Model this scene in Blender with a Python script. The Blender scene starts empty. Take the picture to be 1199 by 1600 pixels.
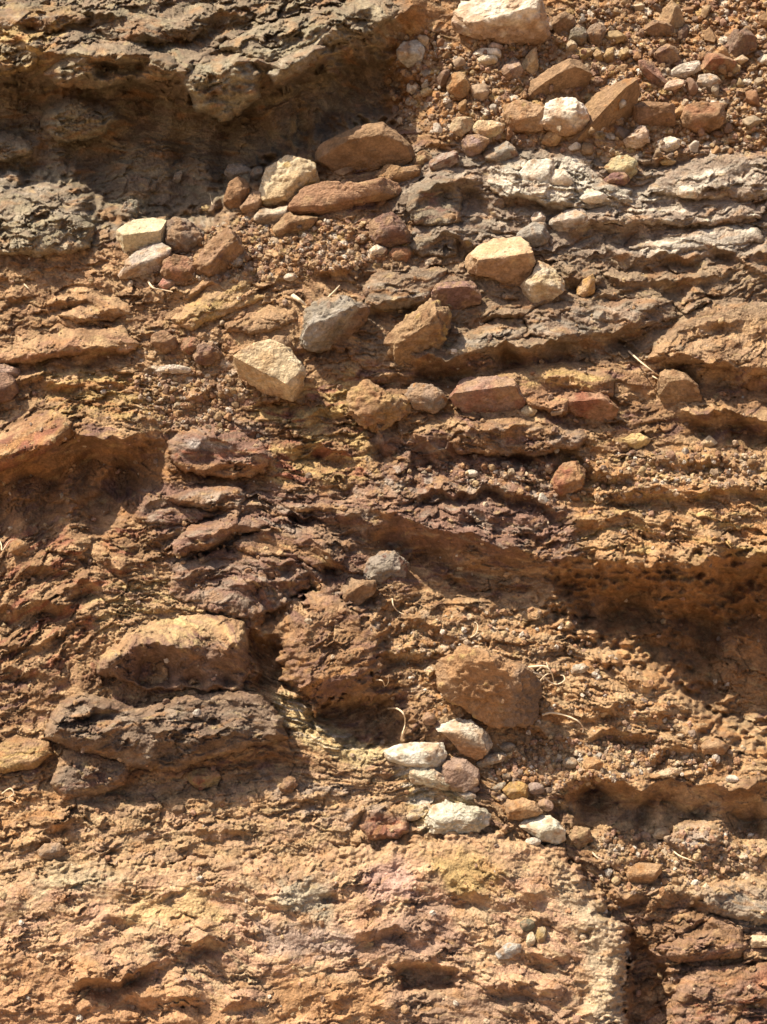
import bpy, bmesh, math, random
import numpy as np
from mathutils import Vector, Matrix

# ------------------------------------------------------------------ camera, sky, sun, exposure
F4 = np.float32
SLOPE = math.radians(62.0)          # mean steepness of the bank
PITCH = math.radians(-10.0)         # camera looks slightly down
S_UP = np.array([0.0, math.cos(SLOPE), math.sin(SLOPE)])
N_OUT = np.array([0.0, -math.sin(SLOPE), math.cos(SLOPE)])
ORG = np.array([0.0, 0.0, 1.3])     # centre of the pictured piece of bank
FWD = np.array([0.0, math.cos(PITCH), math.sin(PITCH)])
CUP = np.array([0.0, -math.sin(PITCH), math.cos(PITCH)])
CRT = np.array([1.0, 0.0, 0.0])
DIST = 2.0
CAM = ORG - FWD * DIST
FPX = 2000.0                        # 1 photo pixel is about 1 mm on the bank

sc = bpy.context.scene
cd = bpy.data.cameras.new("camera")
cam = bpy.data.objects.new("camera", cd)
sc.collection.objects.link(cam)
cam.location = CAM
cam.rotation_euler = (math.radians(90) + PITCH, 0, 0)
cd.sensor_fit = 'VERTICAL'
cd.sensor_height = 24.0
cd.lens = 24.0 * FPX / 1600.0
cd.clip_start = 0.02
cd.clip_end = 200.0
sc.camera = cam

SUN_E = math.radians(28)          # height of the sun above the face of the bank
SUN_A = math.radians(33.0)          # turned to the left of straight up the slope
L = (math.cos(SUN_E) * (-math.sin(SUN_A) * CRT + math.cos(SUN_A) * S_UP) + math.sin(SUN_E) * N_OUT)
L /= np.linalg.norm(L)
elev = math.asin(L[2]); azim = math.atan2(L[0], L[1])
w = bpy.data.worlds.new("World"); sc.world = w; w.use_nodes = True
nt = w.node_tree; nt.nodes.clear()
sky = nt.nodes.new('ShaderNodeTexSky'); sky.sky_type = 'NISHITA'; sky.sun_disc = False
sky.sun_elevation = elev; sky.sun_rotation = azim; sky.dust_density = 5.0; sky.ozone_density = 0.6
bg = nt.nodes.new('ShaderNodeBackground'); bg.inputs['Strength'].default_value = 0.07
wo = nt.nodes.new('ShaderNodeOutputWorld')
nt.links.new(sky.outputs[0], bg.inputs[0]); nt.links.new(bg.outputs[0], wo.inputs[0])
sl = bpy.data.lights.new("sun", 'SUN'); sl.energy = 4.6; sl.angle = math.radians(0.55); sl.color = (1.0, 0.885, 0.70)
so = bpy.data.objects.new("sun", sl); sc.collection.objects.link(so)
so.rotation_euler = Vector((-L[0], -L[1], -L[2])).to_track_quat('-Z', 'Y').to_euler()
so.location = (-1, -1, 4)
sc.view_settings.view_transform = 'Standard'; sc.view_settings.look = 'None'
sc.view_settings.exposure = 0.92; sc.view_settings.gamma = 1.0
sc.cycles.max_bounces = 6; sc.cycles.diffuse_bounces = 4

# ------------------------------------------------------------------ noise helpers (numpy)
TR = [np.random.RandomState(100 + i).rand(256, 256).astype(F4) for i in range(8)]
def T(ch, ix, iy, seed):
    return TR[ch][(ix + seed * 37) & 255, (iy + seed * 91) & 255]
def noise(x, y, seed=0):
    """smooth gradient noise, about -1..1"""
    x = np.asarray(x, F4); y = np.asarray(y, F4)
    ix = np.floor(x).astype(np.int32); iy = np.floor(y).astype(np.int32)
    fx = x - ix; fy = y - iy
    u = fx * fx * fx * (fx * (fx * 6 - 15) + 10); v = fy * fy * fy * (fy * (fy * 6 - 15) + 10)
    def g(dx, dy):
        a = T(0, ix + dx, iy + dy, seed) * (2 * math.pi)
        return np.cos(a) * (fx - dx) + np.sin(a) * (fy - dy)
    a = g(0, 0); b = g(1, 0); c = g(0, 1); d = g(1, 1)
    return ((a + (b - a) * u) * (1 - v) + (c + (d - c) * u) * v) * 1.5
def fbm(x, y, seed=0, octv=4, gain=0.5):
    s = 0; a = 1.0; t = 0
    for k in range(octv):
        s = s + a * noise(x * 2 ** k + 13.7 * k, y * 2 ** k - 7.1 * k, seed + k); t += a; a *= gain
    return s / t
def ridged(x, y, seed=0, octv=3):
    s = 0; a = 1.0; t = 0
    for k in range(octv):
        s = s + a * (1 - 2 * np.abs(noise(x * 2 ** k + 5.3 * k, y * 2 ** k + 9.1 * k, seed + k))); t += a; a *= 0.5
    return s / t
def plates(x, y, cx, cy, seed, bias=0.3, tilt=0.5, jump=0.5):
    """broken tilted facets; bias makes each rise downwards so that it ends in a small ledge"""
    X = (x / cx).astype(F4); Y = (y / cy).astype(F4)
    ix = np.floor(X).astype(np.int32); iy = np.floor(Y).astype(np.int32)
    best = np.full(X.shape, 9e9, F4); sec = np.full(X.shape, 9e9, F4)
    H = np.zeros(X.shape, F4); C = np.zeros(X.shape, F4)
    for dx in (-1, 0, 1):
        for dy in (-1, 0, 1):
            jx = ix + dx; jy = iy + dy
            ex = X - (jx + 0.1 + 0.8 * T(1, jx, jy, seed)); ey = Y - (jy + 0.1 + 0.8 * T(2, jx, jy, seed))
            d = ex * ex + ey * ey
            h = (T(3, jx, jy, seed) - 0.5) * 2 * jump + (T(4, jx, jy, seed) - 0.5) * 2 * tilt * ex + (bias + (T(5, jx, jy, seed) - 0.5) * 2 * tilt) * ey
            m = d < best
            sec = np.where(m, best, np.minimum(sec, d))
            H = np.where(m, h, H); C = np.where(m, T(6, jx, jy, seed), C); best = np.where(m, d, best)
    return H, C, np.sqrt(sec) - np.sqrt(best), np.sqrt(best)
def sstep(a, b, x):
    t = np.clip((x - a) / (b - a), 0, 1); return t * t * (3 - 2 * t)
def sdpoly(x, y, P):
    """signed distance, positive inside"""
    P = np.array(P, F4); n = len(P)
    d = np.full(x.shape, 1e9, F4); ins = np.zeros(x.shape, bool)
    for i in range(n):
        ax, ay = P[i]; bx, by = P[(i + 1) % n]
        ex, ey = bx - ax, by - ay
        t = np.clip(((x - ax) * ex + (y - ay) * ey) / (ex * ex + ey * ey + 1e-6), 0, 1)
        d = np.minimum(d, (x - ax - t * ex) ** 2 + (y - ay - t * ey) ** 2)
        c = ((ay > y) != (by > y))
        ins ^= c & (x < (bx - ax) * (y - ay) / ((by - ay) if by != ay else 1e-6) + ax)
    return np.where(ins, 1, -1) * np.sqrt(d)

def world(x, y, h):
    """point of the bank seen at photo pixel x, y and standing h mm out of its mean plane"""
    x = np.asarray(x, np.float64); y = np.asarray(y, np.float64); h = np.asarray(h, np.float64) / 1000.0
    d = FWD[None] + CRT[None] * ((x.ravel() - 599.5) / FPX)[:, None] - CUP[None] * ((y.ravel() - 800) / FPX)[:, None]
    t = (np.dot(ORG - CAM, N_OUT) + h.ravel()) / (d @ N_OUT)
    return CAM[None] + d * t[:, None]

# ------------------------------------------------------------------ the grid of the bank
def axis(lo, hi, a, b, step):
    core = np.arange(lo, hi, step)
    out = []; s = step; p = lo
    while p > a: s *= 1.06; p -= s; out.append(p)
    o2 = []; s = step; p = core[-1]
    while p < b: s *= 1.06; p += s; o2.append(p)
    return np.array(out[::-1] + list(core) + o2, F4)
STEP = 1.35
xs = axis(-25, 1225, -1500, 2700, STEP); ys = axis(-25, 1625, -1100, 2900, STEP)
GX, GY = np.meshgrid(xs, ys)
print("grid", GX.shape)

# bedding: V runs across the layers, U along them
ctrl = [(200, 60, -.15), (420, 80, -.45), (150, 350, -.1), (100, 520, -.12), (330, 480, -.5), (60, 680, -.5), (330, 700, .05), (300, 850, -.35),
        (480, 850, .35), (80, 930, -.6), (250, 1140, -.15), (250, 1300, -.15), (200, 1450, -.2), (500, 1500, -.2), (800, 1450, .25), (900, 1400, .6),
        (700, 480, -.3), (760, 530, -.35), (900, 500, -.15), (1080, 520, -.45), (1100, 620, -.1), (850, 600, .05), (800, 700, .1), (700, 820, .2),
        (1050, 800, .1), (1050, 950, .15), (700, 950, .1), (950, 1080, .3), (1050, 1230, .02), (1100, 1400, .2), (1100, 1520, -.1), (900, 330, -.2),
        (1100, 300, -.3), (1000, 400, -.15), (650, 300, -.3), (550, 700, -.1), (600, 1000, -.5), (1000, 100, .3), (700, 130, -.2), (500, 580, -.3)]
wsum = 1e-6; B = 0
for cx, cy, m in ctrl:
    g = np.exp(-(((GX - cx) / 130) ** 2 + ((GY - cy) / 90) ** 2)) + 1e-7
    B = B + g * m * (GX - cx); wsum = wsum + g
B = B / wsum
wx = 14 * fbm(GX / 110, GY / 70, 3, 3); wy = 16 * fbm(GX / 120, GY / 80, 9, 3) + 4 * noise(GX / 22, GY / 16, 5)
GU = GX + wx; GV = GY - B + wy

LIPS = [

 ([(20, 10), (90, 6), (160, 18), (240, 14)], 18, 18, 9, 14, 30), ([(240, 34), (320, 24), (400, 14)], 22, 20, 10, 18, 34), ([(-30, 62), (20, 52), (60, 60)], 14, 14, 8, 10, 18), ([(440, 60), (500, 44), (560, 18), (600, 4)], 20, 18, 10, 16, 30),
 ([(0, 600), (60, 590), (130, 606), (200, 600)], 10, 20, 7, 8, 20), ([(100, 880), (150, 862), (190, 880), (210, 870)], 20, 26, 10, 14, 30), ([(20, 905), (70, 880), (120, 890)], 14, 20, 9, 12, 24), ([(80, 940), (130, 905), (170, 900)], 14, 22, 9, 12, 24),
 ([(-20, 1050), (50, 1040), (110, 1056)], 12, 20, 8, 8, 18), ([(590, 1020), (630, 1010), (680, 1024)], 12, 20, 9, 10, 22), ([(640, 905), (700, 900), (760, 925)], 8, 16, 6, 6, 14), ([(870, 1010), (930, 1020), (980, 1056), (1040, 1068)], 16, 26, 10, 12, 24),
 ([(1000, 1180), (1060, 1168), (1120, 1176)], 12, 20, 8, 10, 18), ([(880, 812), (960, 806), (1060, 820), (1160, 806)], 14, 24, 9, 10, 22), ([(940, 770), (1020, 760), (1100, 772), (1220, 764)], 12, 20, 8, 10, 20), ([(700, 800), (780, 806), (860, 830)], 14, 20, 9, 12, 24),
 ([(980, 720), (1060, 716), (1140, 724), (1210, 716)], 10, 16, 7, 8, 18), ([(560, 590), (620, 584), (660, 592)], 12, 16, 8, 10, 20), ([(470, 640), (520, 632), (560, 650)], 12, 18, 8, 10, 20), ([(430, 700), (500, 690), (560, 712)], 12, 18, 9, 12, 26), ([(280, 620), (330, 610), (390, 622)], 12, 18, 8, 10, 20),
 ([(250, 470), (310, 452), (360, 440)], 8, 18, 6, 6, 16), ([(480, 430), (540, 420), (600, 428)], 10, 18, 7, 8, 18), ([(890, 1420), (960, 1396), (1020, 1400)], 12, 20, 8, 8, 18), ([(1040, 1455), (1090, 1440), (1140, 1446)], 10, 16, 8, 8, 16), ([(1090, 1560), (1140, 1550), (1210, 1562)], 14, 24, 10, 10, 24),
 ([(60, 1290), (120, 1280), (180, 1290)], 9, 16, 6, 6, 14), ([(250, 1300), (330, 1292), (400, 1302)], 7, 16, 6, 5, 12), ([(1000, 250), (1100, 244), (1199, 252)], 10, 18, 7, 8, 16), ([(760, 310), (850, 306), (900, 318)], 12, 18, 8, 10, 18), ([(1080, 430), (1150, 420), (1220, 430)], 12, 18, 8, 8, 18),
 # polyline of the lip, height, ramp above, underside, hollow depth, hollow length
 ([(-200, 90), (-40, 75), (30, 60), (75, 75), (115, 92), (230, 90), (290, 104), (350, 90), (440, 105), (500, 78), (560, 40), (640, 18), (700, 12)], 52, 60, 60, 58, 260),
 ([(50, 168), (120, 165), (180, 172)], 22, 30, 8, 8, 30),
 ([(280, 122), (320, 98), (370, 92), (430, 112), (480, 80)], 26, 30, 14, 6, 40),
 ([(-40, 40), (60, 32), (130, 30), (200, 45), (270, 52)], 16, 22, 8, 14, 30),
 ([(320, 60), (380, 55), (430, 40), (520, 20), (600, -10)], 16, 24, 10, 14, 30),
 ([(-60, 240), (20, 225), (60, 236)], 14, 20, 10, 4, 30),
 ([(-200, 730), (-40, 722), (60, 694), (110, 668), (160, 692), (230, 668), (264, 668)], 46, 60, 30, 62, 150),
 ([(262, 690), (330, 690), (410, 705), (440, 730)], 22, 22, 12, 22, 70),
 ([(300, 732), (360, 722), (405, 735)], 10, 10, 6, 8, 30),
 ([(205, 806), (250, 788), (300, 778), (380, 782)], 14, 20, 7, 12, 22),
 ([(275, 856), (340, 822), (400, 820), (440, 836), (500, 856), (545, 878)], 24, 30, 10, 18, 36),
 ([(215, 850), (260, 832), (300, 820)], 14, 18, 7, 10, 20),
 ([(360, 885), (420, 875), (470, 890), (525, 915)], 28, 28, 12, 22, 40),
 ([(500, 800), (560, 812), (600, 830)], 26, 22, 12, 22, 40),
 ([(540, 806), (620, 794), (680, 826), (740, 836), (800, 862), (880, 868)], 42, 60, 30, 46, 100),
 ([(820, 862), (880, 872), (960, 884), (1040, 898), (1120, 876), (1240, 862), (1500, 870)], 30, 70, 34, 38, 90),
 ([(960, 990), (1040, 985), (1120, 1004), (1220, 996)], 16, 24, 14, 12, 26),
 ([(1040, 930), (1120, 945), (1220, 930)], 18, 26, 16, 14, 30),
 ([(920, 1110), (1000, 1100), (1060, 1116)], 14, 24, 10, 10, 20),
 ([(900, 930), (970, 918), (1040, 940), (1100, 930)], 20, 30, 14, 14, 30),
 ([(590, 556), (700, 552), (760, 546), (830, 532), (900, 526), (960, 516), (1030, 508)], 30, 26, 14, 30, 44),
 ([(1000, 562), (1060, 562), (1130, 568), (1240, 588), (1400, 590)], 30, 34, 14, 28, 40),
 ([(780, 590), (860, 584), (950, 600), (1030, 600)], 18, 22, 9, 18, 28),
 ([(1030, 640), (1060, 634), (1120, 648), (1240, 655), (1400, 660)], 28, 20, 12, 26, 42),
 ([(640, 690), (700, 672), (760, 666), (850, 672), (900, 682), (960, 694)], 26, 22, 14, 26, 40),
 ([(570, 640), (600, 680), (660, 692), (700, 705)], 24, 26, 12, 20, 36),
 ([(820, 715), (880, 712), (930, 730), (1000, 735)], 16, 16, 8, 12, 22),
 ([(600, 785), (680, 760), (760, 765), (850, 790), (900, 800)], 14, 18, 7, 12, 20),
 ([(830, 1268), (870, 1234), (930, 1214), (1000, 1226), (1060, 1220), (1130, 1230), (1240, 1216), (1400, 1216)], 30, 46, 18, 42, 70),
 ([(900, 1150), (960, 1140), (1020, 1152)], 12, 14, 7, 8, 16),
 ([(-40, 548), (100, 548), (215, 545)], 14, 26, 8, 12, 20),
 ([(0, 476), (80, 466), (200, 486)], 10, 22, 6, 8, 16),
 ([(560, 478), (640, 464), (690, 472)], 14, 24, 8, 10, 20),
 ([(740, 500), (800, 488), (880, 470), (1000, 462), (1060, 470)], 14, 22, 8, 12, 18),
 ([(880, 356), (960, 346), (1040, 346)], 16, 20, 8, 16, 26),
 ([(930, 392), (1050, 402), (1199, 392), (1260, 390)], 14, 20, 8, 12, 20),
 ([(870, 425), (960, 432), (1040, 440), (1120, 430)], 14, 20, 8, 12, 20),
 ([(640, 300), (700, 290), (760, 280)], 16, 22, 10, 22, 40),
 ([(640, 385), (700, 370), (750, 378)], 14, 22, 8, 16, 24),
 ([(120, 1530), (200, 1520), (250, 1503), (340, 1456)], 18, 26, 8, 18, 26),
 ([(1000, 1420), (1070, 1392), (1130, 1400), (1220, 1424)], 14, 30, 10, 8, 20),
 ([(30, 1310), (80, 1318), (120, 1325)], 10, 16, 6, 6, 14),
 ([(-30, 960), (40, 930), (90, 950), (130, 930)], 16, 30, 10, 14, 40),
 ([(0, 1010), (60, 1000), (120, 975), (160, 960)], 12, 22, 8, 8, 22),
 ([(580, 980), (650, 975), (720, 985)], 8, 20, 6, 6, 16),
 ([(880, 1010), (960, 1000), (1020, 1040)], 14, 30, 8, 10, 20),
 ([(540, 1285), (600, 1268), (640, 1278)], 18, 26, 10, 14, 20),
 ([(440, 1070), (500, 1062), (560, 1075), (600, 1060)], 26, 50, 16, 18, 50),
]
PITS = [  # polygon, depth (+ out), softness
 ([(-60, 130), (100, 125), (230, 112), (300, 140), (420, 135), (500, 100), (610, 80), (640, 130), (600, 185), (500, 215), (400, 280), (350, 300), (330, 345), (230, 345), (170, 330), (110, 285), (0, 285), (-60, 270)], -58, 40),
 ([(140, 95), (230, 98), (225, 120), (150, 118)], -26, 10),
 ([(0, 300), (80, 300), (140, 350), (170, 400), (-30, 400)], 14, 40),
 ([(66, 176), (110, 156), (176, 166), (190, 190), (160, 215), (80, 215)], 40, 18),
 ([(-60, 205), (30, 200), (62, 228), (40, 260), (-60, 262)], 26, 16),
 ([(424, 100), (500, 64), (516, 84), (470, 125), (430, 130)], 34, 14),
 ([(110, 80), (150, 76), (150, 120), (110, 128)], 26, 14),
 ([(280, 112), (310, 94), (370, 88), (405, 110), (400, 175), (350, 195), (296, 165)], 52, 26),
 ([(870, 900), (1000, 895), (1240, 885), (1500, 900), (1500, 1170), (1240, 1180), (1170, 1152), (1110, 1122), (1060, 1072), (1020, 1050), (930, 1010), (870, 960)], -58, 60),
 ([(1040, 950), (1400, 940), (1400, 1168), (1210, 1172), (1120, 1134), (1062, 1078)], -50, 26),
 ([(880, 1060), (1030, 1074), (1150, 1168), (1100, 1180), (900, 1130)], 14, 30),
 ([(490, 1105), (560, 1090), (620, 1080), (640, 1130), (612, 1165), (540, 1162), (478, 1138)], -46, 28),
 ([(384, 985), (450, 1010), (456, 1075), (400, 1085)], -52, 20),
 ([(420, 905), (500, 915), (470, 960), (410, 975)], -22, 18),
 ([(210, 1200), (440, 1180), (475, 1200), (400, 1225), (250, 1255), (100, 1262)], -16, 22),
 ([(612, 1510), (660, 1502), (716, 1516), (708, 1545), (630, 1552)], -12, 14),
 ([(985, 1440), (1012, 1480), (1042, 1510), (1052, 1560), (1032, 1640), (975, 1640)], -46, 14),
 ([(716, 296), (752, 290), (776, 345), (716, 345)], -22, 20),
 ([(640, 1150), (720, 1150), (880, 1120), (880, 1180), (740, 1230)], -10, 30),
 ([(200, 700), (262, 690), (262, 760), (120, 800)], -20, 20),
 ([(440, 935), (520, 925), (600, 960), (600, 1060), (560, 1075), (470, 1070), (440, 1010)], 34, 30),
 ([(1080, 420), (1199, 400), (1240, 520), (1060, 520)], 12, 40),
 ([(1040, 1280), (1130, 1285), (1110, 1340), (1050, 1325)], 12, 20),
]
DARKG = (.235, .18, .125); OLIVE = (.30, .25, .165); BRN = (.28, .158, .08); PURP = (.235, .13, .095); ORG_ = (.42, .215, .085)
TAN = (.48, .305, .16); OCH = (.48, .325, .13); GREY = (.34, .285, .225); WHITE = (.74, .66, .54); PINK = (.46, .295, .18); RED = (.32, .13, .075)
DUST = (.52, .36, .20); YEL = (.56, .41, .19); LAV = (.33, .25, .19)
REG = [  # polygon, three colours, softness
 ([(-200, -200), (700, -200), (700, 40), (640, 190), (440, 260), (330, 360), (180, 370), (150, 400), (-200, 410)], (DARKG, OLIVE, (.25, .18, .12)), 30),
 ([(-200, 10), (110, 20), (90, 110), (-200, 120)], (OCH, DARKG, ORG_), 20),
 ([(-200, 255), (100, 280), (170, 350), (260, 345), (400, 330), (420, 345), (180, 370), (-200, 420)], (DARKG, GREY, OLIVE), 20),
 ([(640, -200), (1400, -200), (1400, 225), (900, 235), (700, 215), (600, 180)], (ORG_, BRN, TAN), 25),
 ([(1040, -60), (1400, -60), (1400, 60), (1080, 50)], (ORG_, (.44, .21, .10), TAN), 20),
 ([(600, 240), (760, 215), (950, 240), (1400, 230), (1400, 400), (1000, 420), (620, 400)], (LAV, GREY, (.24, .18, .13)), 18),
 ([(780, 250), (900, 245), (950, 300), (880, 330), (800, 300)], (WHITE, (.48, .44, .36), GREY), 10),
 ([(900, 300), (1100, 280), (1110, 315), (920, 330)], (WHITE, (.40, .34, .27), GREY), 10),
 ([(1000, 375), (1180, 350), (1190, 380), (1010, 400)], (WHITE, LAV, GREY), 10),
 ([(560, 400), (1060, 400), (1400, 440), (1400, 500), (1000, 560), (560, 570)], ((.27, .19, .125), (.33, .24, .155), BRN), 20),
 ([(-200, 400), (560, 380), (560, 520), (380, 560), (200, 620), (-200, 640)], (TAN, (.40, .235, .125), BRN), 20),
 ([(60, 570), (280, 590), (270, 660), (80, 650)], (OCH, ORG_, TAN), 20),
 ([(380, 620), (560, 580), (600, 760), (420, 760)], (OCH, BRN, RED), 30),
 ([(-200, 720), (260, 690), (420, 760), (200, 810), (-200, 850)], (BRN, ORG_, PURP), 20),
 ([(260, 640), (420, 660), (430, 740), (280, 740)], (PURP, LAV, RED), 15),
 ([(200, 760), (600, 760), (560, 950), (300, 950)], (PURP, (.30, .19, .12), LAV), 20),
 ([(-200, 850), (200, 810), (300, 950), (200, 1050), (-200, 1080)], (BRN, TAN, RED), 25),
 ([(130, 930), (260, 900), (330, 980), (180, 1050)], (TAN, YEL, PINK), 20),
 ([(580, 680), (860, 690), (920, 870), (600, 860)], (PURP, (.25, .145, .11), LAV), 20),
 ([(860, 690), (1400, 690), (1400, 880), (900, 880)], (TAN, ORG_, OCH), 25),
 ([(850, 880), (1400, 870), (1400, 1170), (1000, 1050)], (ORG_, (.33, .19, .085), BRN), 25),
 ([(560, 940), (860, 930), (1060, 1080), (1400, 1180), (1400, 1230), (740, 1230), (620, 1060)], (TAN, ORG_, DUST), 25),
 ([(420, 1076), (470, 1090), (500, 1120), (560, 1160), (640, 1180), (560, 1206), (480, 1164), (440, 1136)], ((.60, .47, .25), YEL, WHITE), 12),
 ([(-200, 1230), (560, 1200), (700, 1230), (860, 1330), (980, 1450), (990, 1700), (-200, 1700)], (TAN, PINK, DUST), 20),
 ([(-200, 1240), (100, 1230), (120, 1330), (-200, 1340)], (ORG_, TAN, BRN), 20),
 ([(600, 1170), (700, 1190), (760, 1290), (660, 1300)], (YEL, WHITE, TAN), 15),
 ([(380, 1210), (560, 1220), (640, 1290), (560, 1310), (420, 1250)], (LAV, TAN, PINK), 18),
 ([(960, 1330), (1400, 1320), (1400, 1700), (990, 1700)], (BRN, (.33, .2, .135), TAN), 25),
 ([(1060, 1390), (1400, 1390), (1400, 1470), (1180, 1460)], (GREY, (.3, .22, .15), TAN), 15),
 ([(860, 1250), (1400, 1240), (1400, 1390), (980, 1400)], (TAN, DUST, (.40, .26, .16)), 20),
 ([(1130, 1520), (1400, 1500), (1400, 1620), (1160, 1600)], (RED, BRN, TAN), 25),
]
RUBBLE = [([(600, 30), (720, 60), (860, 20), (1400, -200), (1400, 235), (960, 250), (880, 225), (760, 215), (640, 200), (600, 130)], 1.0),
          ([(280, 350), (420, 330), (640, 350), (700, 400), (560, 430), (420, 440), (300, 430)], 0.9),
          ([(740, 1180), (960, 1160), (960, 1230), (860, 1260), (780, 1270)], 0.5), ([(930, 1290), (1199, 1290), (1180, 1400), (960, 1390)], 0.55),
          ([(560, 690), (700, 740), (1199, 690), (1199, 760), (900, 790), (560, 790)], 0.5), ([(180, 540), (320, 470), (400, 620), (250, 640)], 0.6),
          ([(200, 590), (380, 600), (360, 680), (200, 670)], 0.4), ([(560, 950), (860, 950), (860, 1060), (640, 1080)], 0.45)]

def lip_h(x, y, lips, seed=40):
    H = np.zeros(x.shape, F4)
    for k, (pl, h, Tt, Bn, g, G) in enumerate(lips):
        x0, x1 = pl[0][0], pl[-1][0]; yy = [p[1] for p in pl]
        sel = (x > x0 - 5) & (x < x1 + 5) & (y > min(yy) - Tt - 30) & (y < max(yy) + Bn + G + 30)
        X = x[sel]; Y = y[sel]
        if X.size == 0: continue
        big = 0.5 if h > 40 else 1.0
        ly = np.interp(X, [p[0] for p in pl], yy) + (9 + 5 * big) * noise(X / 52, Y / 120, seed + k)
        d0 = Y - ly
        fine = (3 + 4 * big) * noise(X / 17, Y / 60, seed + k + 3) + (.8 + 1.3 * big) * noise(X / 7, Y / 20, seed + k + 5) + .6 * noise(X / 3.4, Y / 8, seed + k + 6)
        d = d0 + fine * np.exp(-(d0 / 13) ** 2)
        tw = 30 if h < 26 else 80
        tp = sstep(x0, x0 + tw, X) * (1 - sstep(x1 - tw, x1, X))
        amp = np.clip(0.95 + 1.7 * fbm(X / 60, Y / 140, seed + k + 9, 2) * big, 0.05 if h < 30 else .5, 1.6)
        Bv = Bn * (2.0 if h < 40 else 1.5) * np.clip(1.1 + 0.6 * noise(X / 60, Y / 120, seed + k + 12), .6, 1.8)
        up = h * np.clip(1 + d / (Tt * 1.2), 0, 1) ** 1.4
        dn = h - (h + g) * np.clip(d / Bv, 0, 1) ** 0.8
        rec = -g * (1 - sstep(0, 1, (d - Bv) / G))
        Bn = Bv
        H[sel] += tp * amp * np.where(d < 0, up, np.where(d < Bn, dn, rec))
    return H
def detail(x, y, u, v, seed=0, rough=1.0, strat=0.5):
    """broken rock relief in mm (layered where strat is 1, lumpy where 0), plus per-facet randoms"""
    xw = x + 9 * noise(x / 31, y / 27, seed + 51) + 4 * noise(x / 11, y / 10, seed + 52); yw = v + 8 * noise(x / 29, y / 24, seed + 53) + 3.5 * noise(x / 10, y / 9, seed + 54)
    a, c1, e1, _ = plates(u + 5 * noise(x / 15, y / 11, seed + 7), v + 4 * noise(x / 13, y / 10, seed + 44), 78, 34, seed + 1, 0.22, 1.1, 0.6)
    u2 = u + 7 * noise(x / 17, y / 12, seed + 8); v2 = v + 5 * noise(x / 14, y / 11, seed + 9)
    b, c2, e2, _ = plates(u2, v2, 34, 11, seed + 2, 0.5, 1.0, 0.75)
    c, c3, e3, _ = plates(u2 + 2.5 * noise(x / 6, y / 6, seed + 4), v2 + 1.8 * noise(x / 5, y / 5, seed + 6), 14, 5.5, seed + 3, 0.5, 0.9, 0.8)
    la, k1, ek, _ = plates(xw, yw, 64, 42, seed + 61, 0.15, 1.1, 0.5)
    lb, k2, _, _ = plates(xw, yw, 24, 16, seed + 62, 0.2, 1.1, 0.6)
    mod = np.clip(0.7 + 1.1 * fbm(x / 80, y / 60, seed + 12, 2), 0.05, 1.6)
    mod2 = np.clip(0.75 + 1.4 * fbm(x / 45, y / 36, seed + 17, 2), 0.05, 1.8)
    hs = 10.5 * a * mod + 5.6 * b * mod2 + 2.7 * c * mod2 + 1.2 * ridged(u / 14, v / 8, seed + 25, 2)
    hl = 9.0 * la * mod + 4.2 * lb * mod2 + 1.8 * b * mod2 + 2.1 * c * mod2 + 1.5 * ridged(x / 19, y / 14, seed + 26, 3) * np.clip(mod, .3, 1) + 3.5 * fbm(x / 34, y / 26, seed + 27, 3)
    h = 1.1 * hs * strat + 1.1 * hl * (1 - strat)
    h = h - 3.0 * np.exp(-(ek / 0.03) ** 2) * np.clip(3 * noise(x / 60, y / 45, seed + 70), 0, 1) - 2.0 * np.exp(-(e2 / 0.05) ** 2) * np.clip(3 * noise(x / 40, y / 30, seed + 71), 0, 1)
    h = h + 5 * fbm(u / 60, v / 32, seed + 20, 3) + 1.0 * noise(x / 4.4, y / 3.8, seed + 30) + 0.55 * noise(x / 2.7, y / 2.5, seed + 31)
    return h * rough, c1 * strat + k1 * (1 - strat), c2 * strat + k2 * (1 - strat), c3, e2
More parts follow.
